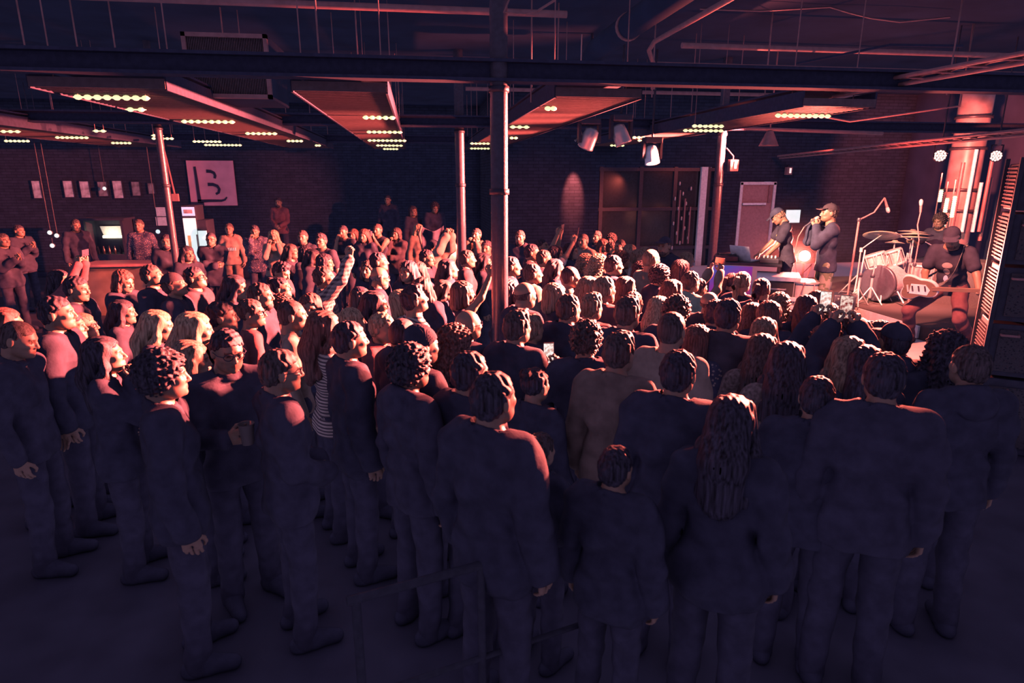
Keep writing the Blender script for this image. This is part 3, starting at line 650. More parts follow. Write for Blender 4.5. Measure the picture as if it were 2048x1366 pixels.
panel(4.02, 4.85, 6.4, 17.4, 3.42, 'brightly red lit slatted ceiling panel over the front of the stage', 'under the panel over the stage front', [(1550, 231, 1672), (1384, 252, 1452), (1366, 261, 1452), (1264, 275, 1292), (1275, 281, 1322), (1220, 291, 1250), (1167, 300, 1200)])
for i, (xa, ya, xb) in enumerate(((185, 262, 211), (302, 271, 326), (303, 277, 345))): led(xa, ya, xb, 3.4, ORD[i]+' from the left of small LED tubes between the two left panels')
# hanging rods
for i, (x, y0_, y1_, yy) in enumerate(((40, 40, 128, 8), (145, 35, 105, 8.5), (222, 40, 128, 8.5), (446, 75, 195, 8.8), (630, 0, 140, 6.6), (713, 70, 150, 8), (1063, 95, 205, 7.), (1117, 40, 160, 8), (1310, 75, 195, 8.5), (1545, 30, 190, 8.), (1915, 60, 190, 7))):
    a = at_y(x, y0_, yy); b = at_y(x+4, y1_, yy); a.z = ZC; 
    tag(MB().tube([a, (a.x, a.y, b.z)], .009, 6).build('hanger_rod', M['pipe']), f'thin hanging rod under the ceiling, {("first", "second", "third", "fourth", "fifth", "sixth", "seventh", "eighth", "ninth", "tenth", "eleventh")[i]} from the left', 'rod', 'thin rods hanging from the ceiling')
# lighting bars over the stage
def truss(p, q, name, lab, cat='truss', w=.2):
    p, q = Vector(p), Vector(q); t = thing(name, lab, cat, p); d = q-p; L = d.length; u = d.normalized(); a = u.cross(Vector((0, 0, 1))).normalized()*w; b = Vector((0, 0, -w))
    for o in (Vector(), a, b): MB().tube([o, d+o], .02, 10).build('chord', M['pipe'], t)
    m = MB(); n = int(L/.3)
    for i in range(n):
        for o1, o2 in ((Vector(), a), (a, b), (b, Vector())): m.tube([u*(L*i/n)+o1, u*(L*(i+1)/n)+o2], .009, 6)
    m.build('lattice', M['pipe'], t)
truss(at_z(1668, 181, 3.62), at_z(2075, 104, 3.62), 'lighting_truss', 'long bright lighting truss slanting to the upper right corner', w=.06)
truss(at_z(1560, 312, 3.2), at_z(2075, 258, 3.2), 'lighting_bar', 'lighting bar carrying the two glowing red cans', 'truss', .05)
tag(MB().tube([at_y(1490, 257, 10.2), at_y(1765, 267, 10.2)], .03).build('lamp_pipe', M['pipe']), 'horizontal pipe with a cone lamp under it, above the back of the stage', 'pipe')
tag(MB().tube([at_y(1640, 232, 9.2), at_y(1700, 243, 9.2), at_y(1920, 212, 8.2), Vector((at_y(1920, 212, 8.2).x, at_y(1920, 212, 8.2).y, ZC))], .016).build('slanted_pipe', M['pipe']), 'slanted pipe rising right above the drum kit', 'pipe')
tag(MB().tube([at_z(1590, 128, 4.2), at_z(1780, 90, 4.2), at_z(1925, 92, 4.2)], .016).build('ceiling_cable', M['blackmat']), 'thin cable crossing the ceiling pipes above the stage', 'cable')
tag(MB().tube([at_y(x, y, 7.6) for x, y in ((1400, 18), (1520, 22), (1590, 18), (1660, 14), (1700, 26), (1740, 36), (1800, 44), (1900, 34))], .01, 6).build('slack_cable', M['pipe']), 'slack cable sagging along the ceiling at the upper right', 'cable')
tag(MB().tube([at_y(x, y, 5.5) for x, y in ((1030, -30), (1008, 24), (1050, 28), (1075, 22), (1110, 0))], .01, 6).build('loop_cable', M['pipe']), 'loose cable loop beside the top of the nearest column', 'cable')
# ------------------------------------------------------------------ along the walls
M['poster_red'] = mat('poster_print', (.34, .3, .3), .7, var=.6, scale=7)
M['poster_dark'] = mat('poster_dark', (.16, .14, .15), .6, var=.8, scale=6)
p, q = at_y(371, 321, 19.22), at_y(471, 411, 19.22); bw, bh = q.x-p.x+.05, p.z-q.z
t = thing('letter_banner', 'square pale banner with a large dark outlined letter B on the rear wall', 'banner', (p.x, 19.28, q.z))
M['banner'] = mat('banner_cloth', (.5, .22, .26), .9, var=.12, scale=3)
MB().box((bw/2, -.02, bh/2), (bw, .04, bh)).build('panel', M['banner'], t)
def stroke(pts, w0, w1, y=-.045):
    pts = [Vector((a*bw, b*bh)) for a, b in pts]; L, R_ = [], []
    for i, c in enumerate(pts):
        d = (pts[min(i+1, len(pts)-1)]-pts[max(i-1, 0)]).normalized(); n = Vector((-d.y, d.x)); w = (w0+(w1-w0)*i/(len(pts)-1))*bw/2; L.append(c+n*w); R_.append(c-n*w)
    m = MB()
    for i in range(len(pts)-1): m.prism([L[i], R_[i], R_[i+1], L[i+1]], (0, y, 0), (1, 0, 0), (0, 0, 1), .012)
    return m
m = stroke([(.17, .87), (.18, .6), (.185, .3), (.19, .1)], .05, .075); m2 = stroke([(.15, .1), (.4, .11), (.66, .11), (.74, .13), (.79, .19)], .075, .03)
m3 = stroke([(.41, .77), (.5, .765), (.57, .73), (.59, .67), (.57, .61)], .075, .05); m4 = stroke([(.41, .475), (.52, .475), (.61, .44), (.645, .37), (.62, .29), (.56, .26)], .075, .05); m5 = stroke([(.0, .04), (.28, .04)], .09, .09)
for a in (m2, m3, m4, m5): m.add(a.v, a.f)
m.build('letter', M['blackmat'], t)
for i, (x0_, y0_, x1_, y1_, k) in enumerate(((62, 362, 84, 396, 1), (125, 362, 148, 394, 1), (158, 363, 181, 395, 1), (194, 364, 216, 392, 0), (224, 362, 247, 396, 1), (262, 364, 281, 391, 0), (295, 367, 309, 387, 0))):
    a, b = at_y(x0_, y0_, 19.25), at_y(x1_, y1_, 19.25); w, h = b.x-a.x, a.z-b.z
    t = thing('poster', f'{ORD[i]} from the left of the small posters on the dark rear wall', 'poster', (a.x, 19.27, b.z), group='posters on the rear wall')
    MB().box((w/2, 0, h/2), (w, .02, h)).build('sheet', M['poster_red' if k else 'poster_dark'], t)
    MB().box((w/2, 0, h+.01), (w+.03, .03, .02)).box((w/2, 0, -.01), (w+.03, .03, .02)).box((-.01, 0, h/2), (.02, .03, h)).box((w+.01, 0, h/2), (.02, .03, h)).build('frame', M['blackmat'], t)
for i, (y0_, y1_) in enumerate(((416, 434), (436, 453))):
    a, b = at_y(300, y0_, 18.9), at_y(324, y1_, 18.9)
    tag(MB().box(((a.x+b.x)/2, 19.28, (a.z+b.z)/2), (b.x-a.x, .012, a.z-b.z)).build('notice', M['paper']), ('upper', 'lower')[i]+' of the two pale notices on the rear wall left of the lit fridge', 'notice')
# bar at the far left: food warmer, counter, fridges, small lights
a = at_y(160, 437, 17.); b = at_y(254, 505, 17.); w = b.x-a.x
t = thing('food_warmer', 'dark cabinet with a glowing trough shaped warm light behind the bar', 'cabinet', (a.x, 17., 0))
MB().box((w/2, .3, .42), (w, .6, .84)).build('base_cabinet', M['black'], t, .01)
MB().box((w/2, .58, 1.25), (w, .04, .85)).box((.03, .3, 1.25), (.06, .6, .85)).box((w-.03, .3, 1.25), (.06, .6, .85)).box((w/2, .3, 1.7), (w+.1, .66, .05)).build('hood', M['black'], t)
m = MB(); z0, z1 = 1.24, 1.5
m.prism([(.2*w, z1), (.27*w, z0), (.75*w, z0), (.85*w, z1)], (0, .5, 0), (1, 0, 0), (0, 0, 1), -.03); m.build('reflector', M['caselight'], t)
MB().tube([(.27*w, .44, z0), (.75*w, .44, z0)], .035, 10).build('lamp_tube', M['warm'], t)
lamp('food_warmer_light', 'AREA', (a.x+w/2, 17.35, 1.3), 3, (1, .85, .55), (a.x+w/2, 17.5, 1.5), .4)
for j in range(5): MB().lathe([(.03, 0), (.035, .1), (.015, .16), (.015, .2)], (.25*w+.13*j, .12, .84), 10).build('bottle', M['glassdark'], t)
a = at_y(180, 510, 13.3); b = at_y(268, 510, 13.3)
t = thing('bar_counter', 'bar counter with a red lit front at the far left behind the crowd', 'counter', (a.x, 13.4, 0))
w = b.x-a.x+.4; MB().box((w/2-.2, .3, .5), (w, .5, 1.0)).build('front_panel', M['wood'], t); MB().box((w/2-.2, .25, 1.02), (w+.1, .7, .05)).build('worktop', M['pipe'], t, .008)
a = at_y(360, 411, 15.); b = at_y(389, 411, 15.); w = b.x-a.x
def fridge(name, lab, x, y, w, h, head):
    t = thing(name, lab, 'fridge', (x, y, 0)); MB().box((w/2, .3, h/2), (w, .55, h)).build('cabinet', M['black'], t, .015)
    d = MB().box((w/2, .01, h*.56), (w*.86, .03, h*.62)).build('door', M['screenwhite'], t)
    MB().box((w*.93, -.02, h*.55), (.02, .04, h*.3)).build('handle', M['pipe'], d)
    if head:
        MB().box((w/2, .01, h*.94), (w*.86, .03, h*.09)).build('header_sign', M['screenblue'], t)
        MB().box((w/2, -.008, h*.94), (w*.6, .012, h*.04)).build('header_band', M['poster_red'], t); MB().box((w*.36, -.01, h*.6), (w*.2, .012, h*.18)).build('label_panel', mat('orange_label', (.7, .25, .1), emit=.6), t)
fridge('display_fridge', 'glowing display fridge with a blue header below the letter banner', a.x, 15., w, 2.1, True)
a2 = at_y(391, 437, 15.); b2 = at_y(411, 437, 15.)
fridge('lit_cooler', 'plain white glowing cooler door right of the display fridge', a2.x, 15., b2.x-a2.x, 1.78, False)
for i, (x, y, lab) in enumerate(((101, 465, 'small white light glinting at the far left above the bar'), (115, 471, 'dimmer bluish light just right of the small white one at far left'), (317, 463, 'small white light below the two pale notices'), (106, 491, 'faint bluish light low over the far left crowd'), (210, 377, 'bluish glare of a small screen among the rear wall posters'))):
    c = at_y(x, y, 16. if i < 4 else 19.1); t = thing('small_light', lab, 'lamp', c)
    MB().lathe([(.02, -.03), (.05, -.02), (.05, .02), (.03, .03)], n=12, M=Matrix.Rotation(1.57, 3, 'X')).build('housing', M['black'], t)
    MB().lathe([(.01, .03), (.05, .034), (.045, .05), (.01, .055)], n=12, M=Matrix.Rotation(1.57, 3, 'X')).build('lens', M['screenwhite'], t)
    MB().tube([(0, 0, .04), (0, 0, ZC-c.z)], .008, 6).build('cord', M['black'], t)
a = at_y(351, 395, 12.5); tag(MB().box(a, (.11, .05, .13)).bar(a, (a.x-.09, a.y, a.z+.9), .02, .02).build('wall_speaker', M['pipe']), 'small box on a slanted arm beside the thin left column', 'speaker')
# ------------------------------------------------------------------ gate, doors and lamps behind the stage
t = thing('metal_gate', 'large dark metal framed glass gate in the brick wall behind the stage', 'gate', (gx0, 15.05, 0)); w = gx1-gx0
m = MB()
for u in (.02, .36, .66, .95): m.box((w*u, 0, gz/2), (.09, .1, gz))
for z in (.05, 1.0, 1.95, gz-.06): m.box((w/2, 0, z), (w, .09, .08))
m.build('frame', M['steel'], t); MB().box((w/2, .02, gz/2), (w-.1, .02, gz-.1)).build('pane', M['glassdark'], t)
MB().box((w*.90, -.09, gz/2), (.16, .08, gz)).build('pale_post', M['caselight'], t)
m = MB()
for k in range(14): m.lathe([(.005, -.05), (.02, -.03), (.02, .03), (.005, .05)], (w*(.66+.17*((k*7) % 5)/5), -.08, 1.0+.12*k), 8)
m.build('hooks', M['chrome'], t)
for k in range(3): MB().tube([(w*(.7+.05*k), -.09, 1.1), (w*(.7+.05*k), -.09, 2.4-.2*k)], .02, 8).build('rod', M['pipe'], t)
M['doorleaf'] = mat('door_paint', (.3, .16, .15), .6)
t = thing('stage_door', 'tall red lit door with a pale cross bar behind the person at the mixing table', 'door', (7.98, 15.03, 0))
MB().box((.475, 0, 1.28), (.83, .05, 2.52)).build('leaf', M['doorleaf'], t, .01); MB().box((.03, 0, 1.29), (.07, .12, 2.58)).box((.92, 0, 1.29), (.07, .12, 2.58)).box((.475, 0, 2.56), (.95, .12, .07)).build('frame', M['caselight'], t)
MB().box((.4, -.06, 2.06), (.62, .05, .05)).build('push_bar', M['white'], t); MB().box((.8, -.04, 2.3), (.06, .03, .42)).build('strip', M['pipe'], t)
a = at_y(1572, 420, 14.95); b = at_y(1597, 445, 14.95)
t = thing('exit_light', 'small pale glowing panel on the wall between the two standing musicians', 'lamp', (a.x, 14.93, b.z)); MB().box(((b.x-a.x)/2, .03, (a.z-b.z)/2), (b.x-a.x+.04, .05, a.z-b.z+.04)).build('housing', M['black'], t, .01); MB().box(((b.x-a.x)/2, 0, (a.z-b.z)/2), (b.x-a.x, .03, a.z-b.z)).build('face', M['screenwhite'], t)
def box_lamp(name, lab, c, s, arm=None, face=True):
    t = thing(name, lab, 'lamp', c); MB().box((0, 0, 0), (s, s*.7, s*1.25)).build('housing', M['pipe'], t, .01)
    if face: MB().box((s*.1, -s*.37, .05*s), (s*.3, .02, s*.8)).build('face', mat(name+'_glow', (1, .8, .75), emit=.9, ecol=(1, .62, .52)), t)
    MB().tube([(0, .02, s*.6), (0, .02, s)]+([arm] if arm is not None else []), .014, 8).build('bracket', M['steel'], t)
c = at_y(1466, 331, 10.9); box_lamp('bracket_lamp', 'small lit box lamp hanging beside the lit column right of the gate', c, .16, Vector((-.1, .1, .3)))
c = at_y(1577, 342, 14.8); box_lamp('wall_lamp', 'small pale wall lamp high above the glowing wall panel', c, .15, Vector((.05, .2, .1)))
c = at_y(1540, 262, 10.2); t = thing('cone_lamp', 'cone shaped lamp shade hanging from the pipe behind the stage', 'lamp', c)
MB().lathe([(.05, .0), (.08, -.06), (.15, -.22), (.16, -.24), (.14, -.24), (.06, -.07)], n=24).build('shade', M['pipe'], t); MB().tube([(0, 0, ZC-c.z), (0, 0, -.02)], .012).build('stem', M['pipe'], t)
def moving_head(lab, px, py, Y, rx, ry, glow=False):
    c = at_y(px, py, Y); t = thing('moving_head_light', lab, 'stage light', c, group='moving head lights')
    MB().box((0, 0, .26), (.3, .22, .1)).build('base', M['black'], t, .02)
    y = MB().box((-.15, 0, .1), (.04, .1, .28)).box((.15, 0, .1), (.04, .1, .28)).box((0, 0, .225), (.3, .1, .03)).build('yoke', M['steel'], t)
    R_ = Matrix.Rotation(ry, 3, 'Z')@Matrix.Rotation(rx, 3, 'X')
    MB().lathe([(.05, .16), (.1, .13), (.115, .02), (.12, -.12), (.125, -.14), (.105, -.14)], (0, 0, .02), 24, R_).build('head', M['chrome'] if not glow else M['white'], t)
    MB().lathe([(.01, -.142), (.1, -.14), (.1, -.13), (.01, -.13)], (0, 0, .02), 24, R_).build('lens', M['lampred'] if glow else M['glassdark'], t)
    MB().tube([(0, 0, .3), (0, 0, ZC-c.z)], .02, 8).build('hanger', M['steel'], t)
moving_head('silvery moving head light hanging left of its twin, right of the nearest column', 1178, 280, 9.5, .5, .6)
moving_head('darker silvery moving head light hanging to the right of its twin', 1241, 273, 9.5, -.4, 1.2)
moving_head('brightly lit pale stage light hanging above the metal gate', 1303, 313, 10.5, -.3, .2, True)
c = at_y(1150, 282, 9.6); tag(MB().tube([c+Vector((.06, 0, .18)), c+Vector((.1, 0, .1)), c+Vector((0, 0, 0))], .02, 8).tube([c+Vector((.06, 0, .15)), (c.x+.06, c.y, ZC)], .008, 6).build('spare_lamp_arm', M['chrome']), 'short shiny lamp arm hanging left of the moving head lights', 'lamp arm')
# round duct pillar with tubes
t = thing('duct_pillar', 'wide banded round pillar with pale vertical tubes behind the drums', 'pillar', (11.45, 12.1, 0))
MB().lathe([(.3, 0), (.3, ZC)], n=40).build('shaft', mat('pillar_paint', (.22, .16, .15), .4, var=.3, scale=4), t)
m = MB()
for z in (2.02, 2.45, 3.28, 3.62, 3.9): m.lathe([(.3, z-.03), (.335, z-.03), (.335, z+.03), (.3, z+.03)], n=40)
m.build('band', M['steel'], t)
for k, (x, y, z0_, z1_) in enumerate(((-.36, -.32, .9, 3.0), (-.2, -.42, 1.6, 3.25), (.02, -.45, 1.6, 2.6), (.22, -.4, 1.6, 3.2), (.38, -.3, 1.4, 2.7))): MB().tube([(x, y, z0_), (x, y, z1_)], .035, 12).build('tube', M['white'] if k in (1, 2) else M['pipe'], t)
for i, (x0_, y0_, x1_, y1_) in enumerate(((1883, 379, 1879, 404), (1895, 396, 1890, 425), (1909, 392, 1903, 435), (1889, 429, 1885, 460))):
    a, b = at_y(x0_, y0_, 10.8), at_y(x1_, y1_, 10.8)
    t = thing('vertical_led_tube', ('uppermost left', 'upper middle', 'right and longest', 'lowest')[i]+' of the four upright glowing tubes beside the pillar', 'lamp', (b.x, b.y, b.z), group='upright glowing tubes behind the drums')
    h = a.z-b.z; MB().tube([(0, 0, 0), (0, 0, h)], .03, 10).build('tube', M['led'], t); m = MB()
    for k in range(int(h/.035)): m.lathe([(.03, -.008), (.036, 0), (.03, .008)], (0, 0, .02+.035*k), 10)
    m.build('diodes', M['diode'], t); MB().tube([(0, .05, -b.z+.55), (0, .05, h+.3)], .012, 6).build('stand_rod', M['pipe'], t)
# ------------------------------------------------------------------ stage lights
def par_can(lab, c, aim, face):
    d = (Vector(aim)-Vector(c)).normalized(); R_ = d.to_track_quat('Z', 'Y').to_matrix(); t = thing('par_can', lab, 'stage light', c, group='red LED cans')
    MB().lathe([(.04, -.16), (.07, -.14), (.085, -.02), (.09, .0), (.08, .0), (.076, -.03), (.02, -.03)], n=28, M=R_).build('housing', M['black'], t)
    m = MB()
    for k in range(19):
        r, w = (0, 0) if k == 0 else (.034, 6) if k < 7 else (.064, 12); a = 2*math.pi*k/max(w, 1)
        m.lathe([(.002, -.02), (.0135, -.015), (.0135, .0), (.006, .007)], R_@Vector((r*math.cos(a), r*math.sin(a), 0)), 10, R_)
    m.build('diodes', face, t)
    MB().tube([(-.1, 0, -.02), (-.1, 0, .16), (.1, 0, .16), (.1, 0, -.02)], .012, 8).build('yoke', M['steel'], t)
    MB().box((0, 0, .2), (.05, .06, .09)).build('clamp', M['pipe'], t); MB().tube([(0, 0, .2), (0, 0, ZC-c[2])], .01, 6).build('safety_rod', M['steel'], t)
par_can('glowing red LED can at the left end of the lighting bar', PAR_A, (0, 2, 1.8), M['lampred'])
par_can('glowing red LED can at the right, above the loudspeaker tower', PAR_B, (0, 2, 1.8), M['lampred'])
t = thing('stage_lamp', 'bright round lamp on a short stand between the two standing musicians', 'stage light', (STAGE_LAMP[0], STAGE_LAMP[1], .55)); hz = STAGE_LAMP[2]-.55
d = Vector((-.62, -1, .05)).normalized(); R_ = d.to_track_quat('Z', 'Y').to_matrix()
MB().lathe([(.05, -.2), (.1, -.16), (.12, 0), (.1, .01)], (0, 0, hz), 28, R_).build('housing', M['black'], t)
MB().lathe([(.004, .022), (.06, .02), (.092, .008), (.092, .0), (.004, .0)], (0, 0, hz), 28, R_).build('face', M['lampwhite'], t)
MB().tube([(0, 0, .02), (0, 0, hz-.12)], .018).build('stand', M['steel'], t); MB().lathe([(.2, 0), (.2, .02), (.03, .03)], n=24).build('base', M['steel'], t)
# ------------------------------------------------------------------ mixing table and what stands on it
DJ = Vector((5.0, 8.98, .55)); dr = -.55
t = thing('mixing_table', 'narrow table with a glowing blue and purple front panel on stage', 'table', DJ, dr)
MB().box((0, 0, .89), (1.0, .6, .04)).build('tabletop', M['black'], t, .006)
gm = bpy.data.materials.new('purple_led_panel'); gm.use_nodes = True; nt = gm.node_tree; gb = nt.nodes['Principled BSDF']; tc = nt.nodes.new('ShaderNodeTexCoord'); sx = nt.nodes.new('ShaderNodeSeparateXYZ'); nt.links.new(tc.outputs['Object'], sx.inputs[0])
rp = nt.nodes.new('ShaderNodeValToRGB'); ad = nt.nodes.new('ShaderNodeMath'); ad.operation = 'MULTIPLY_ADD'; ad.inputs[1].default_value = -.55; nt.links.new(sx.outputs[0], ad.inputs[0]); nt.links.new(sx.outputs[2], ad.inputs[2]); nt.links.new(ad.outputs[0], rp.inputs[0])
e = rp.color_ramp.elements; e[0].position = .3; e[0].color = (.25, .02, .06, 1); e[1].position = 1.05; e[1].color = (.03, .05, .3, 1); k = e.new(.72); k.color = (.22, .01, .2, 1)
nt.links.new(rp.outputs[0], gb.inputs['Emission Color']); gb.inputs['Emission Strength'].default_value = .9; gb.inputs['Base Color'].default_value = (.1, .05, .1, 1); gm.cycles.emission_sampling = 'NONE'
MB().box((-.2, -.3, .47), (.6, .02, .78)).build('front_panel', gm, t); MB().box((-.49, 0, .47), (.02, .58, .78)).build('end_panel', gm, t)
for x in (-.46, .46):
    for y in (-.26, .26): MB().box((x, y, .435), (.045, .045, .87)).build('leg', M['steel'], t)
RT = Matrix.Rotation(dr, 4, 'Z'); on = lambda x, y, z: DJ+(RT@Vector((x, y, z)))
t = thing('laptop', 'pale open laptop on the mixing table', 'laptop', on(-.02, .05, .911), dr+2.6)
MB().box((0, 0, .009), (.34, .24, .018)).build('keyboard_base', M['caselight'], t, .004); Mx = Matrix.Rotation(-.35, 3, 'X')
MB().box((0, .165, .125), (.34, .012, .23), M=Mx).build('screen_lid', M['caselight'], t, .004)
t = thing('turntable', 'black turntable on the left end of the mixing table', 'turntable', on(-.3, -.02, .911), dr)
MB().box((0, 0, .04), (.36, .34, .08)).build('plinth', M['black'], t, .01); MB().lathe([(.15, .08), (.15, .1), (.01, .102)], n=32).build('platter', M['glassdark'], t); MB().tube([(.14, .12, .09), (.14, .12, .12), (.13, -.06, .115), (.08, -.1, .105)], .006, 6).build('tonearm', M['chrome'], t)
t = thing('mixer', 'small mixer with bright knobs under the hands of the person in a printed tee', 'mixer', on(.32, -.05, .911), dr)
MB().box((0, 0, .035), (.26, .32, .07)).build('body', M['black'], t, .008)
for k in range(8): MB().lathe([(.012, .07), (.012, .09), (.009, .094)], (-.08+.053*(k % 4), .08-.12*(k//4), 0), 10).build('knob', M['white'], t)
t = thing('flight_case', 'stack frame of pale edged road cases beside the mixing table', 'road case', (5.2, 8.42, .55), -.5)
for z, h in ((.02, .36), (.44, .34)):
    MB().box((0, 0, z+h/2), (.52, .5, h-.06)).build('panel', M['riser'], t); MB().box((0, 0, z+h-.03), (.58, .56, .06)).box((0, 0, z+.03), (.58, .56, .06)).build('edge_rail', M['caselight'], t, .008)
    for s_ in (-1, 1): MB().tube([(s_*.1, -.27, z+h*.5), (s_*.1, -.31, z+h*.5), (-s_*.0, -.31, z+h*.5)], .012, 6).build('handle', M['chrome'], t)
def drum(name, lab, c, r, h, shell, legs=True, tilt=None, grp=None):
    t = thing(name, lab, 'drum', c, 0, grp); R_ = tilt.to_3x3() if tilt is not None else None
    MB().lathe([(r, 0), (r, h)], n=36, M=R_).build('shell', shell, t); MB().lathe([(.01, h+.004), (r*.97, h+.004), (r*.97, h-.01), (.01, h-.01)], n=36, M=R_).build('drum_head', M['white'], t)
    for z in (h, 0): MB().lathe([(r, z-.022), (r+.016, z-.022), (r+.016, z+.014), (r, z+.014)], n=36, M=R_).build('hoop', M['chrome'], t)
    m = MB()
    for k in range(8):
        a = math.pi*k/4; f = lambda z: (R_@Vector(((r+.018)*math.cos(a), (r+.018)*math.sin(a), z)) if R_ is not None else Vector(((r+.018)*math.cos(a), (r+.018)*math.sin(a), z))); m.tube([f(0), f(h)], .008, 6)
    m.build('tension_rods', M['chrome'], t)
    if legs:
        for k in range(3): a = 2*math.pi*k/3+.4; MB().tube([((r+.03)*math.cos(a), (r+.03)*math.sin(a), h*.6), ((r+.03)*math.cos(a), (r+.03)*math.sin(a), 0), ((r+.09)*math.cos(a), (r+.09)*math.sin(a), -legs)], .012, 8).build('leg', M['chrome'], t)
    return t
M['shell_pale'] = mat('drum_shell_pale', (.55, .42, .38), .3, var=.1); M['shell_red'] = mat('drum_shell', (.4, .3, .3), .2, .3, var=.2, scale=30)
drum('conga_drum', 'tall pale drum with vertical rods standing below the bright lamp', (5.45, 8.1, .72), .17, .55, M['shell_pale'], .17)
# ------------------------------------------------------------------ drum kit on the riser
Z0 = .75; rx = Matrix.Rotation(-math.pi/2, 4, 'Y')
bd = at_y(1745, 562, 8.95)
t = thing('bass_drum', 'large dark bass drum lying on its side with a pale badge', 'drum', (bd.x+.1, bd.y, Z0+.31)); RM = (Matrix.Rotation(.35, 4, 'Z')@Matrix.Rotation(-math.pi/2, 4, 'Y')).to_3x3()
MB().lathe([(.27, -.36), (.27, 0)], n=40, M=RM).build('shell', M['shell_red'], t); MB().lathe([(.01, .004), (.262, .004), (.262, -.01), (.01, -.01)], n=40, M=RM).build('drum_head', M['black'], t)
MB().lathe([(.268, -.03), (.29, -.03), (.29, .025), (.268, .025)], n=40, M=RM).build('hoop', M['steel'], t)
MB().box(RM@Vector((.1, 0, .012)), (.012, .26, .085), .35).build('badge', M['paper'], t)
for s_ in (-1, 1): MB().tube([RM@Vector((-.1, s_*.27, -.1)), RM@Vector((-.26, s_*.42, -.05))], .014, 8).build('spur', M['chrome'], t)
def stand_legs(t, r=.28, h=.3, n=3, a0=0.):
    for k in range(n): a = 2*math.pi*k/n+a0; MB().tube([(0, 0, h), (r*math.cos(a), r*math.sin(a), .012)], .011, 8).build('leg', M['chrome'], t)
def cymbal(name, lab, c, r, tilt, boom=None, n=1, foot=None):
    foot = foot or (c[0], c[1]); t = thing(name, lab, 'cymbal', (foot[0], foot[1], Z0)); top = Vector((c[0]-foot[0], c[1]-foot[1], c[2]-Z0))
    k = Vector((0, 0, top.z-.25)) if foot != (c[0], c[1]) else Vector((0, 0, top.z*.6))
    MB().tube([(0, 0, .02), k, top], .013, 8).build('stand', M['chrome'], t); stand_legs(t, .3, .38, 3, r*7); MB().tube([k-Vector((0, 0, .04)), k+Vector((0, 0, .03))], .026, 10).build('wing_nut', M['chrome'], t)
    for j in range(n): MB().lathe([(.012, .03), (.035, .028), (.05, .01), (r*.6, .0), (r, -.018), (r, -.021), (r*.6, -.004), (.012, .02)], top+Vector((0, 0, .05*j)), 40, tilt.to_3x3()).build('cymbal_plate', M['brass'], t)
Rt = lambda x, y: Matrix.Rotation(x, 4, 'X')@Matrix.Rotation(y, 4, 'Y')
c = at_y(1763, 469, 9.3); cymbal('crash_cymbal', 'large tilted cymbal at the left of the drum kit', c, .27, Rt(-.28, .2), foot=(c.x-.25, c.y+.1))
c = at_y(1828, 473, 9.5); cymbal('hi_hat', 'nearly level pair of cymbals at the right of the drum kit', c, .24, Rt(-.1, .06), n=2)
c = at_y(1790, 484, 9.6); cymbal('splash_cymbal', 'small low cymbal between the two larger ones', c, .15, Rt(-.12, .1))
c = at_y(1826, 462, 9.9); cymbal('ride_cymbal', 'thin dark cymbal edge above the right pair of cymbals', c, .23, Rt(-.05, .1))
for i, (x, y, Y, r, h) in enumerate(((1757, 520, 9.1, .14, .2), (1790, 516, 9.2, .15, .22))):
    c = at_y(x, y, Y); t = drum('rack_tom', ('left', 'right')[i]+' shiny rack tom mounted above the bass drum', (c.x, c.y, c.z-.1), r, h, M['shell_red'], 0, Rt(-.25, -.3)); MB().tube([(0, 0, .05), (0, .12, -.05), (0, .12, Z0-c.z+.1)], .013, 8).build('mount', M['chrome'], t)
c = at_y(1846, 548, 9.0); drum('floor_tom', 'dark floor tom at the right side of the drum kit', (c.x, c.y, Z0+.2), .19, .38, M['shell_red'], .2)
c = at_y(1782, 552, 9.5); drum('snare_drum', 'flat snare drum low in the middle of the drum kit', (c.x, c.y, Z0+.48), .17, .14, M['chrome'], .48)
for i, x in enumerate((1728, 1752, 1773, 1797, 1813)):
    a, b = at_y(x, 500+6*(i % 3), 8.75+.1*i), at_y(x-3, 590, 8.75+.1*i); t = thing('hardware_stand', f'{ORD[i]} from the left of the bare chrome stands in front of the drums', 'stand', (a.x, a.y, Z0), 0, 'chrome stands in front of the drums'); h = a.z-Z0
    MB().tube([(0, 0, .1), (0, 0, h*.55)], .019, 10).build('lower_tube', M['chrome'], t); MB().tube([(0, 0, h*.5), (.02, 0, h)], .012, 8).build('upper_tube', M['chrome'], t); stand_legs(t, .2, .28, 3, i); MB().lathe([(.02, 0), (.032, .01), (.032, .05), (.02, .06)], (0, 0, h*.52), 10).build('clamp', M['steel'], t)
def mic_stand(lab, foot, pts, mic, fl_=.55, r=.011):
    t = thing('microphone_stand', lab, 'microphone stand', (foot[0], foot[1], fl_)); o = Vector((foot[0], foot[1], fl_)); P = [Vector(p)-o for p in pts]
    MB().tube([(0, 0, .03)]+P[:1], r+.004, 10).build('pole', M['pipe'], t); MB().tube(P, r, 8).build('boom', M['pipe'], t); stand_legs(t, .3, .12, 3, .5)
    MB().lathe([(.022, -.02), (.03, 0), (.022, .03)], P[0], 12).build('clutch', M['steel'], t); a, b = [Vector(q)-o for q in mic]; u = (b-a).normalized()
    k = MB().tube([a, b], [.014, .02], 12).build('microphone', M['pipe'], t); MB().tube([b-u*.02, b+u*.02, b+u*.05, b+u*.07], [.02, .028, .026, .012], 14).build('mesh_head', M['chrome'], k)
a, b, c, d = at_y(1718, 440, 8.6), at_y(1748, 425, 8.75), at_y(1769, 396, 8.9), at_y(1775, 417, 8.9)
mic_stand('tall microphone stand with a long boom, left of the drums', (a.x-.02, a.y), (a, b, c), (c, d))
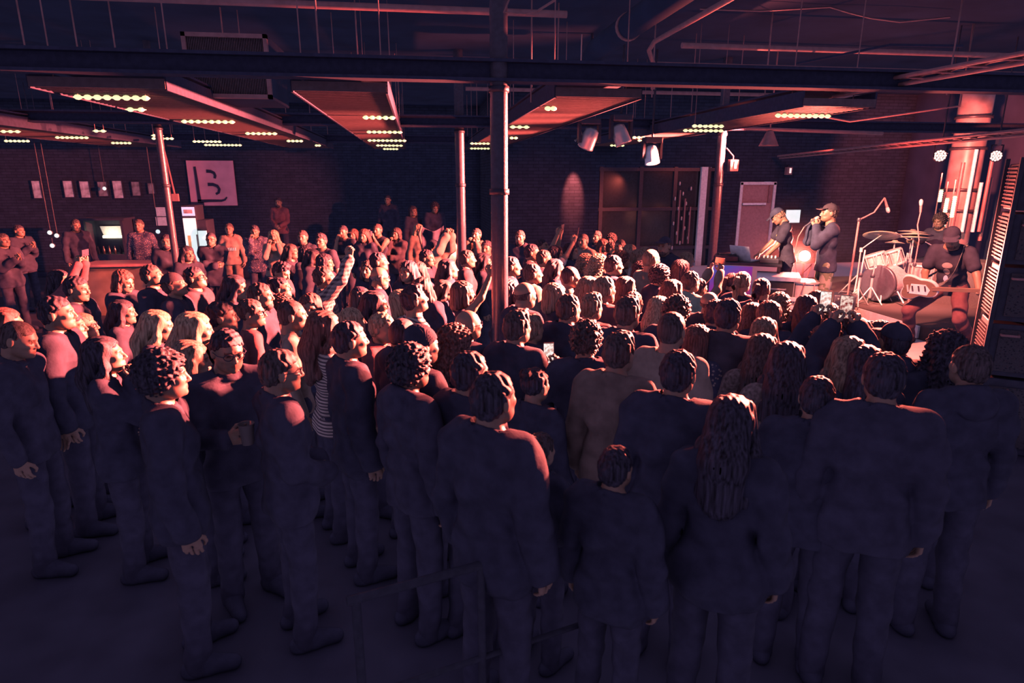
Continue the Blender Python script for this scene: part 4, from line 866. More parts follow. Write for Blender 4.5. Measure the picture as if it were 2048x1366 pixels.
a, b, c = at_y(1829, 530, 8.55), at_y(1835, 450, 8.6), at_y(1841, 425, 8.6); d = at_y(1842, 408, 8.6)
mic_stand('upright microphone on a gooseneck stand in front of the drums', (a.x, a.y), (a, at_y(1838, 480, 8.6), b, c), (c, d), r=.009)
# amplifiers and monitor
for c, s_, rz, lab in ((at_y(1930, 505, 8.7), (.75, .5, .9), -.9, 'red lit guitar cabinet standing behind the guitarist'), (at_y(1690, 592, 8.7), (.3, .3, .4), -.6, 'small dark amplifier beside the singing person\'s legs')):
    z0_ = .55; t = thing('amplifier', lab, 'amplifier', (c.x, c.y, z0_), rz); MB().box((0, 0, s_[2]/2), s_).build('cabinet', M['riser'] if s_[0] > .5 else M['black'], t, .015); MB().box((0, -s_[1]/2-.005, s_[2]*.42), (s_[0]*.88, .02, s_[2]*.7)).build('grille', M['riser'] if s_[0] > .5 else M['blackmat'], t); MB().tube([(-.09, 0, s_[2]), (-.07, 0, s_[2]+.04), (.07, 0, s_[2]+.04), (.09, 0, s_[2])], .012, 8).build('handle', M['steel'], t)
    for k in range(5): MB().lathe([(.012, 0), (.012, .02), (.008, .022)], (-s_[0]*.3+s_[0]*.12*k, -s_[1]/2, s_[2]*.86), 10, Matrix.Rotation(1.57, 3, 'X')).build('knob', M['chrome'], t)
for i, (x, y) in enumerate(((1785, 637), (1830, 655), (1905, 668))):
    c = at_z(x, y, .6); t = thing('effects_pedal', ('leftmost', 'middle', 'rightmost')[i]+' of the small pedals on the stage floor', 'pedal', (c.x, c.y, .55), .3*i, 'pedals on the stage floor'); MB().box((0, 0, .025), (.09, .14, .05)).build('case', M['steel'], t, .006); MB().lathe([(.014, .05), (.014, .062), (.01, .064)], (0, -.03, 0), 12).build('switch', M['chrome'], t)
    MB().lathe([(.01, .05), (.01, .066)], (.02, .04, 0), 10).build('knob', M['white'], t)
# loudspeaker tower at the right edge
tw = at_y(1982, 640, 5.2); tw.z = 0; tz = -.62
t = thing('loudspeaker_tower', 'tall dark loudspeaker tower with louvred side at the right edge of the frame', 'loudspeaker', tw, tz)
m_, g_, l_ = MB(), MB(), MB()
hs = (0, .8, 1.35, 1.9, 2.4, 2.86)
for i in range(5):
    z0_, z1_ = hs[i], hs[i+1]-.03; MB().box((.3, .3, (z0_+z1_)/2), (.56, .56, z1_-z0_)).build('cabinet', M['black'], t, .012)
    MB().box((.32, .012, (z0_+z1_)/2), (.46, .02, (z1_-z0_)*.8)).build('front_grille', mat('grille_mesh', (.05, .045, .055), .5, .2, scale=60, pattern='spots', col2=(.02, .022, .035)) if i == 0 else bpy.data.materials['grille_mesh'], t)
    m = MB(); n = int((z1_-z0_)/.035)
    for k in range(1, n): m.box((.012, .32, z0_+.035*k), (.03, .4, .012), M=Matrix.Rotation(.0, 3, 'X'))
    m.build('louvres', M['slat'], t); MB().tube([(.1, -.0, z1_-.1), (.1, -.04, z1_-.1), (.24, -.04, z1_-.1), (.24, 0, z1_-.1)], .012, 8).build('handle', M['pipe'], t)
for x, y in ((0, 0), (0, .6), (.6, 0)): MB().box((x, y, 1.44), (.035, .035, 2.88)).build('rail', M['steel'], t)
m = MB()
for k in range(26): m.tube([(.62, -.02+.004*(k % 2), .4+.09*k), (.62, -.02, .47+.09*k)], .01, 6)
m.build('chain', M['chrome'], t)
# low rail in front of the camera, faintly lit
a, b = at_z(718, 1196, 1.0), at_z(962, 1130, 1.0); d = (b-a).normalized(); a -= d*.05; b += d*.6
t = thing('guard_rail', 'faintly lit straight rail low in the dark foreground', 'rail', a)
MB().tube([(0, 0, 0), b-a], .02, 12).build('top_bar', M['steel'], t)
for u in (.03, .5, .97): MB().tube([(b-a)*u+Vector((0, 0, 0)), (b-a)*u-Vector((0, 0, 1.0))], .02, 10).build('post', M['steel'], t)
MB().tube([(0, 0, -.5), (b-a)+Vector((0, 0, -.5))], .015, 10).build('middle_bar', M['steel'], t)
# x y (top of head in the photograph) sex hair haircolour top topcolour pose facing headpitch extras | label | label of what is held
CROWD = '''
36 449 m short black jacket black clap 0 0 | person in dark jacket clapping alone at the far left behind the crowd
4 466 m short brown jacket charcoal clap 10 0 | person cut off by the left frame edge, hands raised, beside the clapping one
150 438 m quiff brown hoodie black down 20 -8 ht=1.84 | person with thick fringe standing left of the glowing food warmer
116 540 f long black sweater burgundy highs 0 5 ph land | person in dark sweater stretching both arms up to film, below the food warmer | dark phone held sideways at the far left by outstretched arms
276 438 m short brown shirt print down c20 0 ht=1.86 | person in speckled shirt standing just right of the glowing food warmer
331 468 m short black jacket black front c10 0 beard | bearded person in black jacket facing us, below the two pale notices
152 550 m short black coat black down 10 -5 yw=10 | person in dark coat seen in lit profile with bright ear at the left
250 540 f bob auburn jacket black front 25 -14 | person with bobbed hair bowing towards the right, left of the two capped heads
297 528 m short brown jacket black down 10 12 | dim person looking up with only jaw and neck lit, left of the cap wearer
341 545 m short brown jacket charcoal down 8 12 capback=brown | person in a backwards brown cap with bright cheek and dark jacket
380 532 m short black hoodie brown down 12 10 glasses | person in glasses looking up just behind the backwards brown cap
373 492 f long black coat black down 30 0 | dim long haired person right below the display fridge
420 464 m buzz black jacket black folded c15 0 glasses | person in dark jacket with glasses facing us beside the white cooler
457 446 f short brown sweater beige down c12 0 letters ht=1.74 pants=tan | person in pale sweater with lettering across the chest, below the letter banner
508 450 m quiff black jacket print face c8 -6 | person in dotted dark jacket with hand at the neck, right of the pale sweater
546 460 f long blond sweater beige faces c8 0 | blond person in pale sweater holding hands before the chin
556 395 m short black shirt burgundy front c20 0 pod Y=17.4 beard ht=1.84 | bearded person in dark open shirt standing high on the podium at the back left
604 460 m short brown jacket black front c20 0 beard | smiling bearded person in black at the back, right of the podium figure
641 466 m quiff black tee charcoal down c30 0 glasses | person in glasses at the back, left of the one holding a hand up
582 488 f long brown sweater black down 0 0 | dim long haired face between the blond one and the bearded one at the back
613 492 f bob black coat black down 10 -5 | dim face directly below the smiling bearded person
566 520 m quiff black jacket brown down 20 -22 yw=10 | person in brown collared jacket looking down at mid left
556 547 f bun black hoodie black down 15 8 | person with hair tied up looking up, below the brown collared jacket
473 550 f long black coat black down 15 -4 | long dark haired person with bright face profile left of centre
517 564 m short brown coat charcoal down 20 0 beard | dim bearded profile between the long haired one and the tied up hair
497 597 f pony brown sweater burgundy down 0 3 yw=20 glasses ht=1.76 | tall person in dark red sweater with hair pulled back and glasses
553 587 f longcurl auburn sweater tan front 10 0 | person with wavy auburn hair left of the pale long sleeved shirt
590 598 m buzz brown top beige down 15 0 ht=1.82 | person in pale long sleeved shirt seen from behind, brightest back at left
617 588 f long auburn sweater navy down c10 -3 ht=1.74 | long haired person looking straight at us behind the pale long sleeved shirt
646 531 m short brown shirt plaid high 8 6 ht=1.86 beard | person in black and pale plaid shirt raising a hand, left of centre
685 450 m short black tee black face c25 -5 | person in dark tee raising a hand to the head at the back
706 456 f long auburn top brown down c30 0 cap=tan | long haired person in a pale cap at the back, left of its similar neighbour
727 458 f long auburn jacket black down c25 -6 | long red haired person right of the pale cap at the back
754 447 m short brown tank black phone c30 0 dslr | bare armed person photographing with a big camera at the back | black camera with a long lens held at the back left of the thin column
791 456 f bob brown coat brown face c30 0 | person in brown coat with lit hands before the mouth, right of the big camera
775 390 m short black jacket black down c18 0 pod Y=17.7 ht=1.86 | slim person in an open dark jacket standing on the podium, right of the bearded one
826 412 f bob black coat black down 0 0 z=.2 Y=16.5 | dim person on the podium, left of the nearby dim couple partner
870 402 m curly black jacket charcoal front 20 -14 z=.2 Y=16.35 | dim curly person leaning down on the podium behind the thin column
837 448 f long blond jacket tan down 20 0 | person with long blond hair hanging beside the dark hanging coat
868 476 m beanie black coat beige highs 15 0 beanie | person in a beige coat with a dark knitted cap near the thin column
897 456 m short brown tee white down 0 0 ht=1.84 | person with bright profile just left of the thin column at the back
626 498 f long black coat black down 5 0 | dim person left behind the plaid shirt
650 508 f bob black jacket charcoal down 10 0 | dim dark haired person directly behind the plaid shirt
754 503 m short black jacket black down 5 4 | dim profile below the big camera
737 521 f long brown sweater black down c30 0 | dim face left of the bald bearded person in glasses
760 531 m bald grey jacket black down 0 -6 beard glasses yw=-15 | bald bearded person in glasses at mid left
815 522 f long black coat black down c40 0 | dim face left of its pair at the centre left
836 524 f long brown sweater charcoal down c35 0 | dim face right of its pair at the centre left
853 498 m short black jacket black down 20 0 | dark back of a head in front of the beige coat
894 518 f long black jacket black down 5 6 | long dark haired profile left of the main column, below the thin column
727 572 f bob brown coat black down 10 -2 beanie | person in knitted cap with bright profile at mid left
762 582 f long black sweater black down 20 0 | dark long hair left of the blond one raising a tattooed arm
787 580 f bob blond tee white face 12 12 | blond person in white tee lifting a bare arm, left of the bright profile
810 570 m quiff black top stripe down 8 12 ht=1.84 | person looking up in bright profile wearing a striped collar, centre left
843 555 f long brown coat black down c30 -4 | dim face above and right of the bright upward profile
880 560 f long brown jacket black down 10 -10 | long haired person with lit cheek left of the clasped raised hand
925 563 f bob auburn tank black high 15 0 | person with bobbed auburn hair and one bare arm up beside the main column
935 499 m short brown jacket brown down 0 0 | dim profile in brown jacket between thin and main columns
953 456 m short brown jacket tan faces c25 5 | person hiding the face behind both hands between the two columns
968 506 f long black coat black down 0 0 | dim long haired person touching the main column from the left
973 480 m short black jacket black down c20 0 | dim figure right behind the person hiding the face
1040 460 m short brown jacket charcoal front c15 0 beard | smiling bearded person right of the main column at the back
1081 477 m short black tee white highs 5 14 ph land | person leaning back and filming with both bare arms up at the back | phone held sideways high at the back by two bare arms
1112 492 f bob black tee white highs 0 5 ph | person with both arms raised high around a camera right of the main column | small camera held high at the back right of the sideways phone
1066 487 m short black jacket brown down 5 0 | face lit from the right below the filming bare arms
1089 499 m short brown coat black down 5 0 beard | bearded dim profile below the raised camera
1066 526 m short brown jacket tan down 5 3 | person in light jacket collar with profile right of the main column
1111 518 f long black coat black down 5 0 | long black haired profile right of the light jacket collar
1143 487 f bob black jacket black down 10 0 | black haired head with a shiny hair clip at the back
1172 467 m buzz brown shirt beige down c30 0 | bright bald looking face above a white collar at the back
1201 461 m short brown jacket charcoal down c35 0 | person at the back right of the white collar
1221 466 f longcurl brown coat black down c20 0 | dim curly figure right behind the person at the back beside the white collar
1208 478 f long auburn coat brown down 15 0 | long auburn hair seen from behind below the back row
1228 483 f short brown sweater black down -10 0 | bright narrow profile right of the long auburn hair
1243 478 m short brown jacket black face c40 0 | person with hand to the face left of the pale heads by the gate
1144 531 m buzz black top beige down 15 0 | person with cropped hair and light collar, right of the long black hair
1175 507 f longcurl fair jacket brown down 20 0 | wavy fair haired back of head at mid right
1200 508 f longcurl blond coat tan down 20 0 | curly blond back of head right of the wavy fair one
1230 509 m short black jacket black down 10 0 | dark short haired back of head right of the curly blond one
1180 553 f long fair coat black down 15 0 | long straight fair hair left of the bright bearded profile
1215 551 m short fair jacket burgundy down 5 0 beard ht=1.84 | bearded person in burgundy jacket with bright profile at mid right
1052 561 m bald brown jacket black down 0 -4 ht=1.82 | balding person with shining forehead right of the main column
1019 559 f bob black coat black down -5 0 | bright face peeking out from behind the main column
1113 567 f bob fair sweater black down 10 0 | fair bobbed head left of the short haired person with a bright ear
1139 586 m short brown jacket black down -5 0 ht=1.82 | short haired person in black jacket with bright ear, mid right
1183 585 m quiff fair jacket burgundy down -5 -2 ht=1.82 | person with brushed up hair and bright neck right of the bright ear
1036 619 m quiff brown jacket black down -8 0 ht=1.82 | person with brushed back hair and glowing cheek just right of the main column
1063 626 f short fair jacket black down -12 0 | narrow profile touching the glowing cheek right of the main column
1024 512 m short black jacket black down 10 0 | dark head tight against the right of the main column
1318 470 m short brown jacket black down c30 0 cap=charcoal beard ht=1.9 | tall bearded person in a cap standing before the gate
1263 489 f long fair jacket tan down 0 0 | pale head left of the pair of bright heads under the gate
1278 498 m short fair top white down 5 0 | light head behind the bright bald pair under the gate
1292 492 m buzz fair tee white down 0 0 | left of the two bright cropped heads below the gate
1307 497 m buzz fair tee beige down -5 0 | right of the two bright cropped heads below the gate
1327 499 f bob black coat black down -5 0 | dark haired bright profile right below the cap wearer at the gate
1364 504 f long fair top tan down -10 0 | bright forehead right of the dark haired profile near the gate
1256 500 m curly brown jacket brown down 10 0 | brown curly head at mid right behind the raised fist
1285 521 f longcurl black hoodie black behind 10 8 | person with sleeves raised and hands behind the head, mid right
1324 527 m curly black jacket black down 10 0 | big dark round head right of the raised sleeves
1354 520 f bob black coat black down 0 0 | dark bobbed head with lit cheek, left of the raised camera arm
1372 541 m short brown shirt mint down 0 0 | person in mint shirt left of the raised camera arm
1412 556 f short black shirt beige highs 5 0 ph land | person in pale shirt raising both arms with a camera in front of the stage | dark camera phone held sideways above the crowd before the mixing table
1347 559 f wavy auburn coat brown down 5 0 | wavy auburn back of head below the mint shirt
1254 553 f long auburn coat black down 10 0 | auburn back of head right of the burgundy jacket
1272 582 f braids auburn coat black down 5 0 | person with two reddish braids in the centre right
1463 545 f pony black jacket black down 0 0 | dark haired head left of the smooth braid near the mixing table
1489 542 f pony fair sweater black down -5 0 ht=1.74 | smooth haired person with a pale ponytail near the mixing table
1528 555 f pony black coat black down -5 0 ht=1.76 | person with a high black ponytail in front of the road cases
1257 592 m quiff brown jacket charcoal down -5 0 ht=1.82 glasses | person with side parted hair and glasses, right of the brushed up hair
1327 592 f long blond coat black down 0 0 ht=1.76 | long straight blond hair glowing at right of centre
1368 588 m curly brown jacket black down -5 0 ht=1.84 | curly short haired back of head behind the pale crew neck
1433 581 m bald brown coat brown down 0 0 | balding crown with light fringe right of the curly back of head
1419 600 m quiff black jacket black down -5 0 | thick dark haired person left of the leather jacket
1460 595 m short black jacket brown down -3 0 ht=1.84 | broad person in ribbed brown leather jacket seen from behind
1349 620 m buzz brown sweater beige down -3 0 ht=1.84 | person in pale crew neck sweater with cropped hair seen from behind
1504 605 f long brown coat black down 0 0 | long brown hair with pale streak right of the leather jacket
1537 602 f bob brown coat black down -5 0 | brown bobbed head below the high black ponytail
1571 584 f longcurl fair jacket tan down -5 0 | curly fair head right under the road cases
1606 590 f long black coat black down -10 0 ht=1.75 | long black haired person left of the two glowing phones
1623 582 f bob auburn coat black down -10 0 | reddish head close to the camouflage trousers
1524 634 f long fair coat black down -5 0 | fair straight hair with bright top below the brown bob
18 616 f long auburn jacket black down 0 0 | long reddish hair cut by the left frame edge, behind the cropped head
45 636 m buzz brown shirt charcoal down 20 -16 | cropped person bowing the head at the far left edge with lit neck
129 625 f long black coat black down 15 4 | person with covered dark hair and lit cheek at the left
149 627 f long fair coat brown down 5 6 glasses | person in glasses with long fair hair, behind the covered dark hair at left
200 674 f long black jacket black face 15 6 | dark haired profile raising the chin with hand at the lips, lower left
316 620 f long blond coat black down 10 -6 | long blond hair glowing at left above the dark curly head
322 695 m curly black jacket black down 15 0 ht=1.82 | dark curly head with bright neck and ear at lower left
402 624 f long blond sweater beige face 10 -4 ht=1.74 | straight blond profile with a lifted pale sleeve, left
396 680 f wavy fair coat black down 10 -8 | streaked wavy hair seen from behind at lower left
441 656 m short black shirt charcoal hold c-20 -12 glasses cup | dark haired person in glasses looking down over a cup, lower left | clear plastic cup with a bright rim at the lower left
560 695 m short brown jacket charcoal front 10 -4 glasses ht=1.8 | person with glasses and bright temple seen from behind, lower left centre
661 622 f long auburn top stripe front 5 0 ht=1.74 | long red brown hair over a striped top, left of centre
713 614 f pony blond top black down 15 4 ht=1.74 | blond ponytail over a dark open backed top
754 624 f short blond jacket burgundy down c-60 -4 ht=1.72 | blond short haired person with half lit face and dark open jacket
803 633 m buzz black hoodie black down -5 -6 ht=1.72 | person with shining forehead bowed behind the knitted cap
842 645 m short black coat black down 10 0 beanie | back of a dark knitted cap in the centre
832 684 m curly black hoodie charcoal down 5 0 ht=1.84 | dark curly head with hanging cloth over the shoulder, lower centre
898 647 f longcurl auburn coat black down 0 0 ht=1.74 | big auburn hair left of the shining bald head
945 617 m none brown jacket black down 5 0 glasses ht=1.8 | shining bald person in glasses leaning on the main column
1177 638 m curly brown jacket charcoal phoneleft -50 -4 phl=0 ht=1.82 yw=30 | curly person filming with a bright phone right of the main column | big bright phone right of the main column
1238 662 m quiff brown jacket tan down -3 -4 ht=1.8 | person with earring and lit jacket shoulder, right of the bright phone
1357 697 m short black coat black down -5 0 | black head silhouette against the pale crew neck
1530 667 f long brown sweater knit down -5 0 ht=1.74 | long haired person in nubby knit sweater right of the leather jacket
1590 683 f long black sweater knit down -5 0 ht=1.74 | dark haired person in nubby knit sweater below the two glowing phones
1669 648 f longcurl brown coat black phoneup -10 0 phl=0 ht=1.7 | brown haired person close beside the dark haired knit sweater, filming | smaller phone with a whitish picture left of the red one
1694 672 f long fair coat black phoneup -8 0 phl=1 ht=1.72 | rim lit long haired person raising a phone with a red picture | big black phone showing a red picture of the stage
1708 636 f long brown coat black down -10 0 | long hair with bright right edge before the stage front
1688 613 m curly brown jacket black down -10 0 | curly head at the stage front below the microphone stand
1659 606 f bob brown coat black down -10 0 | short reddish hair just behind the two glowing phones
1751 642 f bob black coat black phone -12 0 ph | dark bob at the stage edge behind the capped silhouette | dim phone held up before the stage floor
1783 638 m short black hoodie black down -25 0 cap=black ht=1.8 | silhouette in a cap turned right against the bright stage floor
1723 690 f long black coat black down -5 0 | dark long haired silhouette left of the broad shouldered one
1764 702 m short black jacket charcoal down -3 0 ht=1.9 | broad shouldered silhouette with faint shoulder outline, nearest at right
1885 660 f dreads black coat black down -10 0 ht=1.76 | person with dark dreadlocks in front of the guitarist
1947 687 m short brown hoodie black down -20 0 ht=1.82 | person in hoodie with cords and rim lit head at the lower right
1459 790 f long black coat black down -3 0 | dark shape with long hair in front of the leather jacket
1073 722 f bun black coat black down -2 0 | dark head left of the bright phone, close to the camera
1070 852 f bun brown coat black down 0 0 ht=1.45 | small dim head with tied hair at the lower centre right
1240 890 m short black coat black down 0 0 ht=1.54 | dim rounded head at the bottom right of centre
945 700 m short black jacket black down 3 0 | black silhouette left of the foot of the main column
240 600 f long black coat black down 10 0 | dim person behind the long blond hair at left
96 590 m short black jacket black down 10 0 | nearly invisible person between the far left edge and the lit ear profile
440 600 m short black jacket black down 12 0 | dark person between backwards cap and dark red sweater
700 640 m short black coat black down 10 0 | dark figure between the striped top and the blond ponytail
1000 740 m short black coat black down 0 0 | dark figure in front of the foot of the main column
1400 650 f bob auburn coat print down -5 0 | person in speckled blouse between pale crew neck and leather jacket
1640 750 m short black jacket black down -5 0 ht=1.74 | dark broad figure below the glowing phones
'''
# ------------------------------------------------------------------ people
SKIN = [mat('skin_fair', (.195, .118, .085), .5, paint=True, var=.06, scale=40), mat('skin_tan', (.15, .092, .07), .5, paint=True, var=.06, scale=40)]
HC = {k: mat('hair_'+k, c, .55, spec=.3, var=.75, scale=90, stretch=(1, 1, .07), bump=.8) for k, c in dict(blond=(.22, .15, .1), fair=(.14, .095, .07), brown=(.05, .038, .042), auburn=(.085, .042, .04), black=(.028, .026, .042), grey=(.14, .13, .13)).items()}
TC = {k: mat('cloth_'+k, c, .85, spec=.1, var=.2, scale=14, bump=.35) for k, c in dict(black=(.028, .029, .049), charcoal=(.032, .032, .053), navy=(.028, .034, .062), brown=(.042, .034, .046), beige=(.17, .125, .105), white=(.25, .22, .2), grey=(.1, .095, .1), red=(.2, .08, .08), mint=(.2, .24, .19), tan=(.11, .08, .07), denim=(.06, .07, .12)).items()}
TC['plaid'] = mat('cloth_plaid', (.26, .2, .18), .85, pattern='plaid', col2=(.05, .04, .05), bump=.2, spec=.1)
TC['stripe'] = mat('cloth_stripe', (.3, .25, .22), .85, pattern='stripe', col2=(.06, .05, .06), bump=.2, spec=.1)
TC['knit'] = mat('cloth_knit', (.13, .095, .09), .9, scale=45, var=.5, bump=.9, spec=.1)
TC['print'] = mat('cloth_print', (.04, .04, .07), .85, pattern='spots', col2=(.2, .15, .14), bump=.2, spec=.1)
TC['camo'] = mat('cloth_camo', (.1, .11, .08), .85, pattern='camo', col2=(.2, .19, .17), bump=.2, spec=.1)
TC['burgundy'] = mat('cloth_burgundy', (.12, .05, .06), .85, bump=.3, spec=.1)
STAGE_AT = Vector((6.2, 8.0, 0))
JC, BM, GM, TM, SM, HM, AC = {}, {}, {}, {}, {}, {}, {}
def slot(name, me, m, parent=None, mx=None):
    o = bpy.data.objects.new(name, me); COL.objects.link(o); o.material_slots[0].link = 'OBJECT'; o.material_slots[0].material = m
    if parent: o.parent = parent
    if mx is not None: o.matrix_basis = mx
    return o
PART = dict(tee='t_shirt', top='long_sleeved_top', sweater='sweater', hoodie='hoodie', jacket='jacket', shirt='shirt', tank='tank_top', coat='coat')
def figure(loc, heading, s, sex, hair, hc, top, tc, pose, pitch, yaw, ex, label, group=None, J=None, pants='charcoal', key=None):
    pkey = (sex, pose, yaw, pitch, ex.get('roll', 0)) if key is None else key
    if pkey not in JC: JC[pkey] = J or skeleton(sex, pose, yaw, pitch, ex.get('roll', 0))
    J = JC[pkey]; stub = .18 if sex == 'm' and 'beard' not in ex else 0
    if (pkey, stub) not in BM: BM[pkey, stub] = body_mesh(None, J, stub)
    if (pkey, top) not in GM: GM[pkey, top] = garment(top, J)
    tk = sex if key is None else key
    if tk not in TM: TM[tk] = trousers(J); SM[tk] = [shoe_mesh(*J['leg'+q][2:]) for q in 'RL']
    hk = (hair, ex.get('seed', 0))
    if hair != 'none' and hk not in HM: HM[hk] = hair_mesh(*hk)
    r = slot('person', BM[pkey, stub], SKIN[ex.get('skin', 0)]); r.location = loc; r.rotation_euler = (0, 0, -heading); r.scale = (s, s, s)
    tag(r, label, 'person', group)
    gob = slot(PART[top], GM[pkey, top], TC[tc], r); slot('trousers', TM[tk], TC[pants], r)
    for q in SM[tk]: slot('shoe', q, TC['black'], r)
    hm = Matrix.Translation(J['HC'])@Matrix(J['HR'].tolist()).to_4x4()
    if hair != 'none': slot('hair', HM[hk], HC[hc], r, hm)
    for a in ('cap', 'capback', 'beanie', 'beard', 'glasses'):
        if a in ex:
            if a not in AC: AC[a] = beard_mesh() if a == 'beard' else glasses_mesh() if a == 'glasses' else cap_mesh(a)
            slot('cap' if a == 'capback' else a, AC[a], HC[hc] if a == 'beard' else TC[ex[a] if isinstance(ex[a], str) and ex[a] in TC else 'black'], r, hm)
    return r, J, Matrix.Translation(loc)@Matrix.Rotation(-heading, 4, 'Z')@Matrix.Scale(s, 4), gob
def pic_mat(name, k):
    m = bpy.data.materials.new(name); m.use_nodes = True; nt = m.node_tree; L = nt.links.new; b = nt.nodes['Principled BSDF']; b.inputs['Base Color'].default_value = (.02, .02, .02, 1); b.inputs['Roughness'].default_value = .2
    tc = nt.nodes.new('ShaderNodeTexCoord'); nz = nt.nodes.new('ShaderNodeTexNoise'); nz.inputs['Scale'].default_value = 55; nz.inputs['Detail'].default_value = 3; L(tc.outputs['Object'], nz.inputs['Vector'])
    r = nt.nodes.new('ShaderNodeValToRGB'); e = r.color_ramp.elements; e[0].position = .38; e[1].position = .62
    e[0].color, e[1].color = (((.25, .02, .02, 1), (1, .7, .6, 1)) if k else ((.6, .3, .25, 1), (1, .95, .9, 1))); L(nz.outputs[0], r.inputs[0]); L(r.outputs[0], b.inputs['Emission Color']); b.inputs['Emission Strength'].default_value = .9; m.cycles.emission_sampling = 'NONE'; return m
PICS = [pic_mat('phone_picture_white', 0), pic_mat('phone_picture_stage', 1)]
def phone(mx, label, lit=None, land=False):
    t = thing('phone', label, 'phone'); t.matrix_basis = mx@(Matrix.Rotation(math.pi/2, 4, 'Y') if land else Matrix())
    MB().box((0, 0, 0), (.076, .009, .158)).build('case', M['black'], t, .003)
    MB().box((0, -.0052, .002), (.07, .001, .142)).build('screen', M['glassdark'] if lit is None else PICS[lit], t)
    m = MB(); m.lathe([(.001, .004), (.008, .004), (.008, .007), (.001, .0075)], (.02, 0, .055), 10, Matrix.Rotation(-math.pi/2, 3, 'X')).lathe([(.001, .004), (.008, .004), (.008, .007), (.001, .0075)], (.02, 0, .032), 10, Matrix.Rotation(-math.pi/2, 3, 'X')); m.build('camera_lens', M['glassdark'], t)
def cup(mx, label):
    t = thing('plastic_cup', label, 'cup'); t.matrix_basis = mx
    MB().lathe([(.03, 0), (.032, .002), (.042, .115), (.044, .118), (.041, .116), (.031, .006)], n=24).build('wall', M['cup'], t); MB().lathe([(.001, .02), (.031, .02), (.038, .085), (.001, .085)], n=24).build('drink', M['wood'], t)
M['cup'] = mat('clear_cup', (.12, .1, .1), .12, var=.05)
def dslr(mx, label):
    t = thing('camera', label, 'camera'); t.matrix_basis = mx
    MB().box((0, 0, 0), (.145, .07, .1)).box((0, .0, .06), (.06, .06, .035)).box((.055, .02, 0), (.035, .06, .1)).build('body', M['black'], t, .012); MB().lathe([(.035, .03), (.037, .06), (.036, .11), (.038, .115), (.03, .115), (.028, .1)], n=28, M=Matrix.Rotation(-math.pi/2, 3, 'X')).build('lens', M['black'], t); MB().lathe([(.001, .104), (.029, .104), (.029, .108), (.001, .108)], n=24, M=Matrix.Rotation(-math.pi/2, 3, 'X')).build('front_glass', M['glassdark'], t)
ROWS = [q for q in CROWD.strip().split('\n') if q and q[0] != '#']
PEOPLE = []
rng = random.Random(4)
for q in ROWS:
    a, *lab = [z.strip() for z in q.split('|')]; w = a.split(); ex = {}
    for e in w[10:]:
        k, _, v = e.partition('='); ex[k] = (float(v) if v.replace('.', '').replace('-', '').isdigit() else v) if v else True
    sex = w[2]; ht = ex.get('ht', (1.79 if sex == 'm' else 1.69)+rng.uniform(-.03, .03)); z0 = ex.get('z', .45 if 'pod' in ex else 0)
    px, py = float(w[0]), float(w[1]); p = at_z(px, py, z0+ht)
    if 'Y' in ex: p = at_y(px, py, ex['Y'])
    PEOPLE.append(dict(w=w, ex=ex, lab=lab, r=ray(px, py), t=(p-Vector((0, 0, CAM_H))).dot(_F), z0=z0, ht=ht, px=px, p0=px, py=py, fix='Y' in ex))
C0 = Vector((0, 0, CAM_H))
def gpos(o): return C0+o['r']*o['t']
for it in range(400):                       # keep neighbours apart by walking along their own line of sight, within human heights
    for i, a in enumerate(PEOPLE):
        pa = gpos(a)
        for b in PEOPLE[i+1:]:
            pb = gpos(b); dx, dy = pa.x-pb.x, pa.y-pb.y; D = math.hypot(dx, dy)
            if D < .5:
                f, n = (a, b) if a['t'] > b['t'] else (b, a)
                for o, sg in ((f, 1), (n, -1)):
                    if o['fix']: continue
                    t = o['t']*(1+.0025*sg); h = (C0+o['r']*t).z-o['z0']
                    lo, hi = (1.69, 1.88) if o['w'][2] == 'm' else (1.58, 1.78)
                    if lo < h < hi: o['t'] = t
                l_, r_ = (a, b) if a['px'] < b['px'] else (b, a)
                for o, sg in ((l_, -1), (r_, 1)):
                    if abs(o['px']+sg*.15-o['p0']) < 12: o['px'] += sg*.15; o['r'] = ray(o['px'], o['py'])
                pa = gpos(a)
        for cx, cy in ((.75, 5.8), (.755, 11.), (-3.95, 11.), (5.42, 11.)):
            D = math.hypot(pa.x-cx, pa.y-cy)
            if D < .42: a['t'] *= 1+.008*(1 if pa.y > cy else -1); pa = gpos(a)
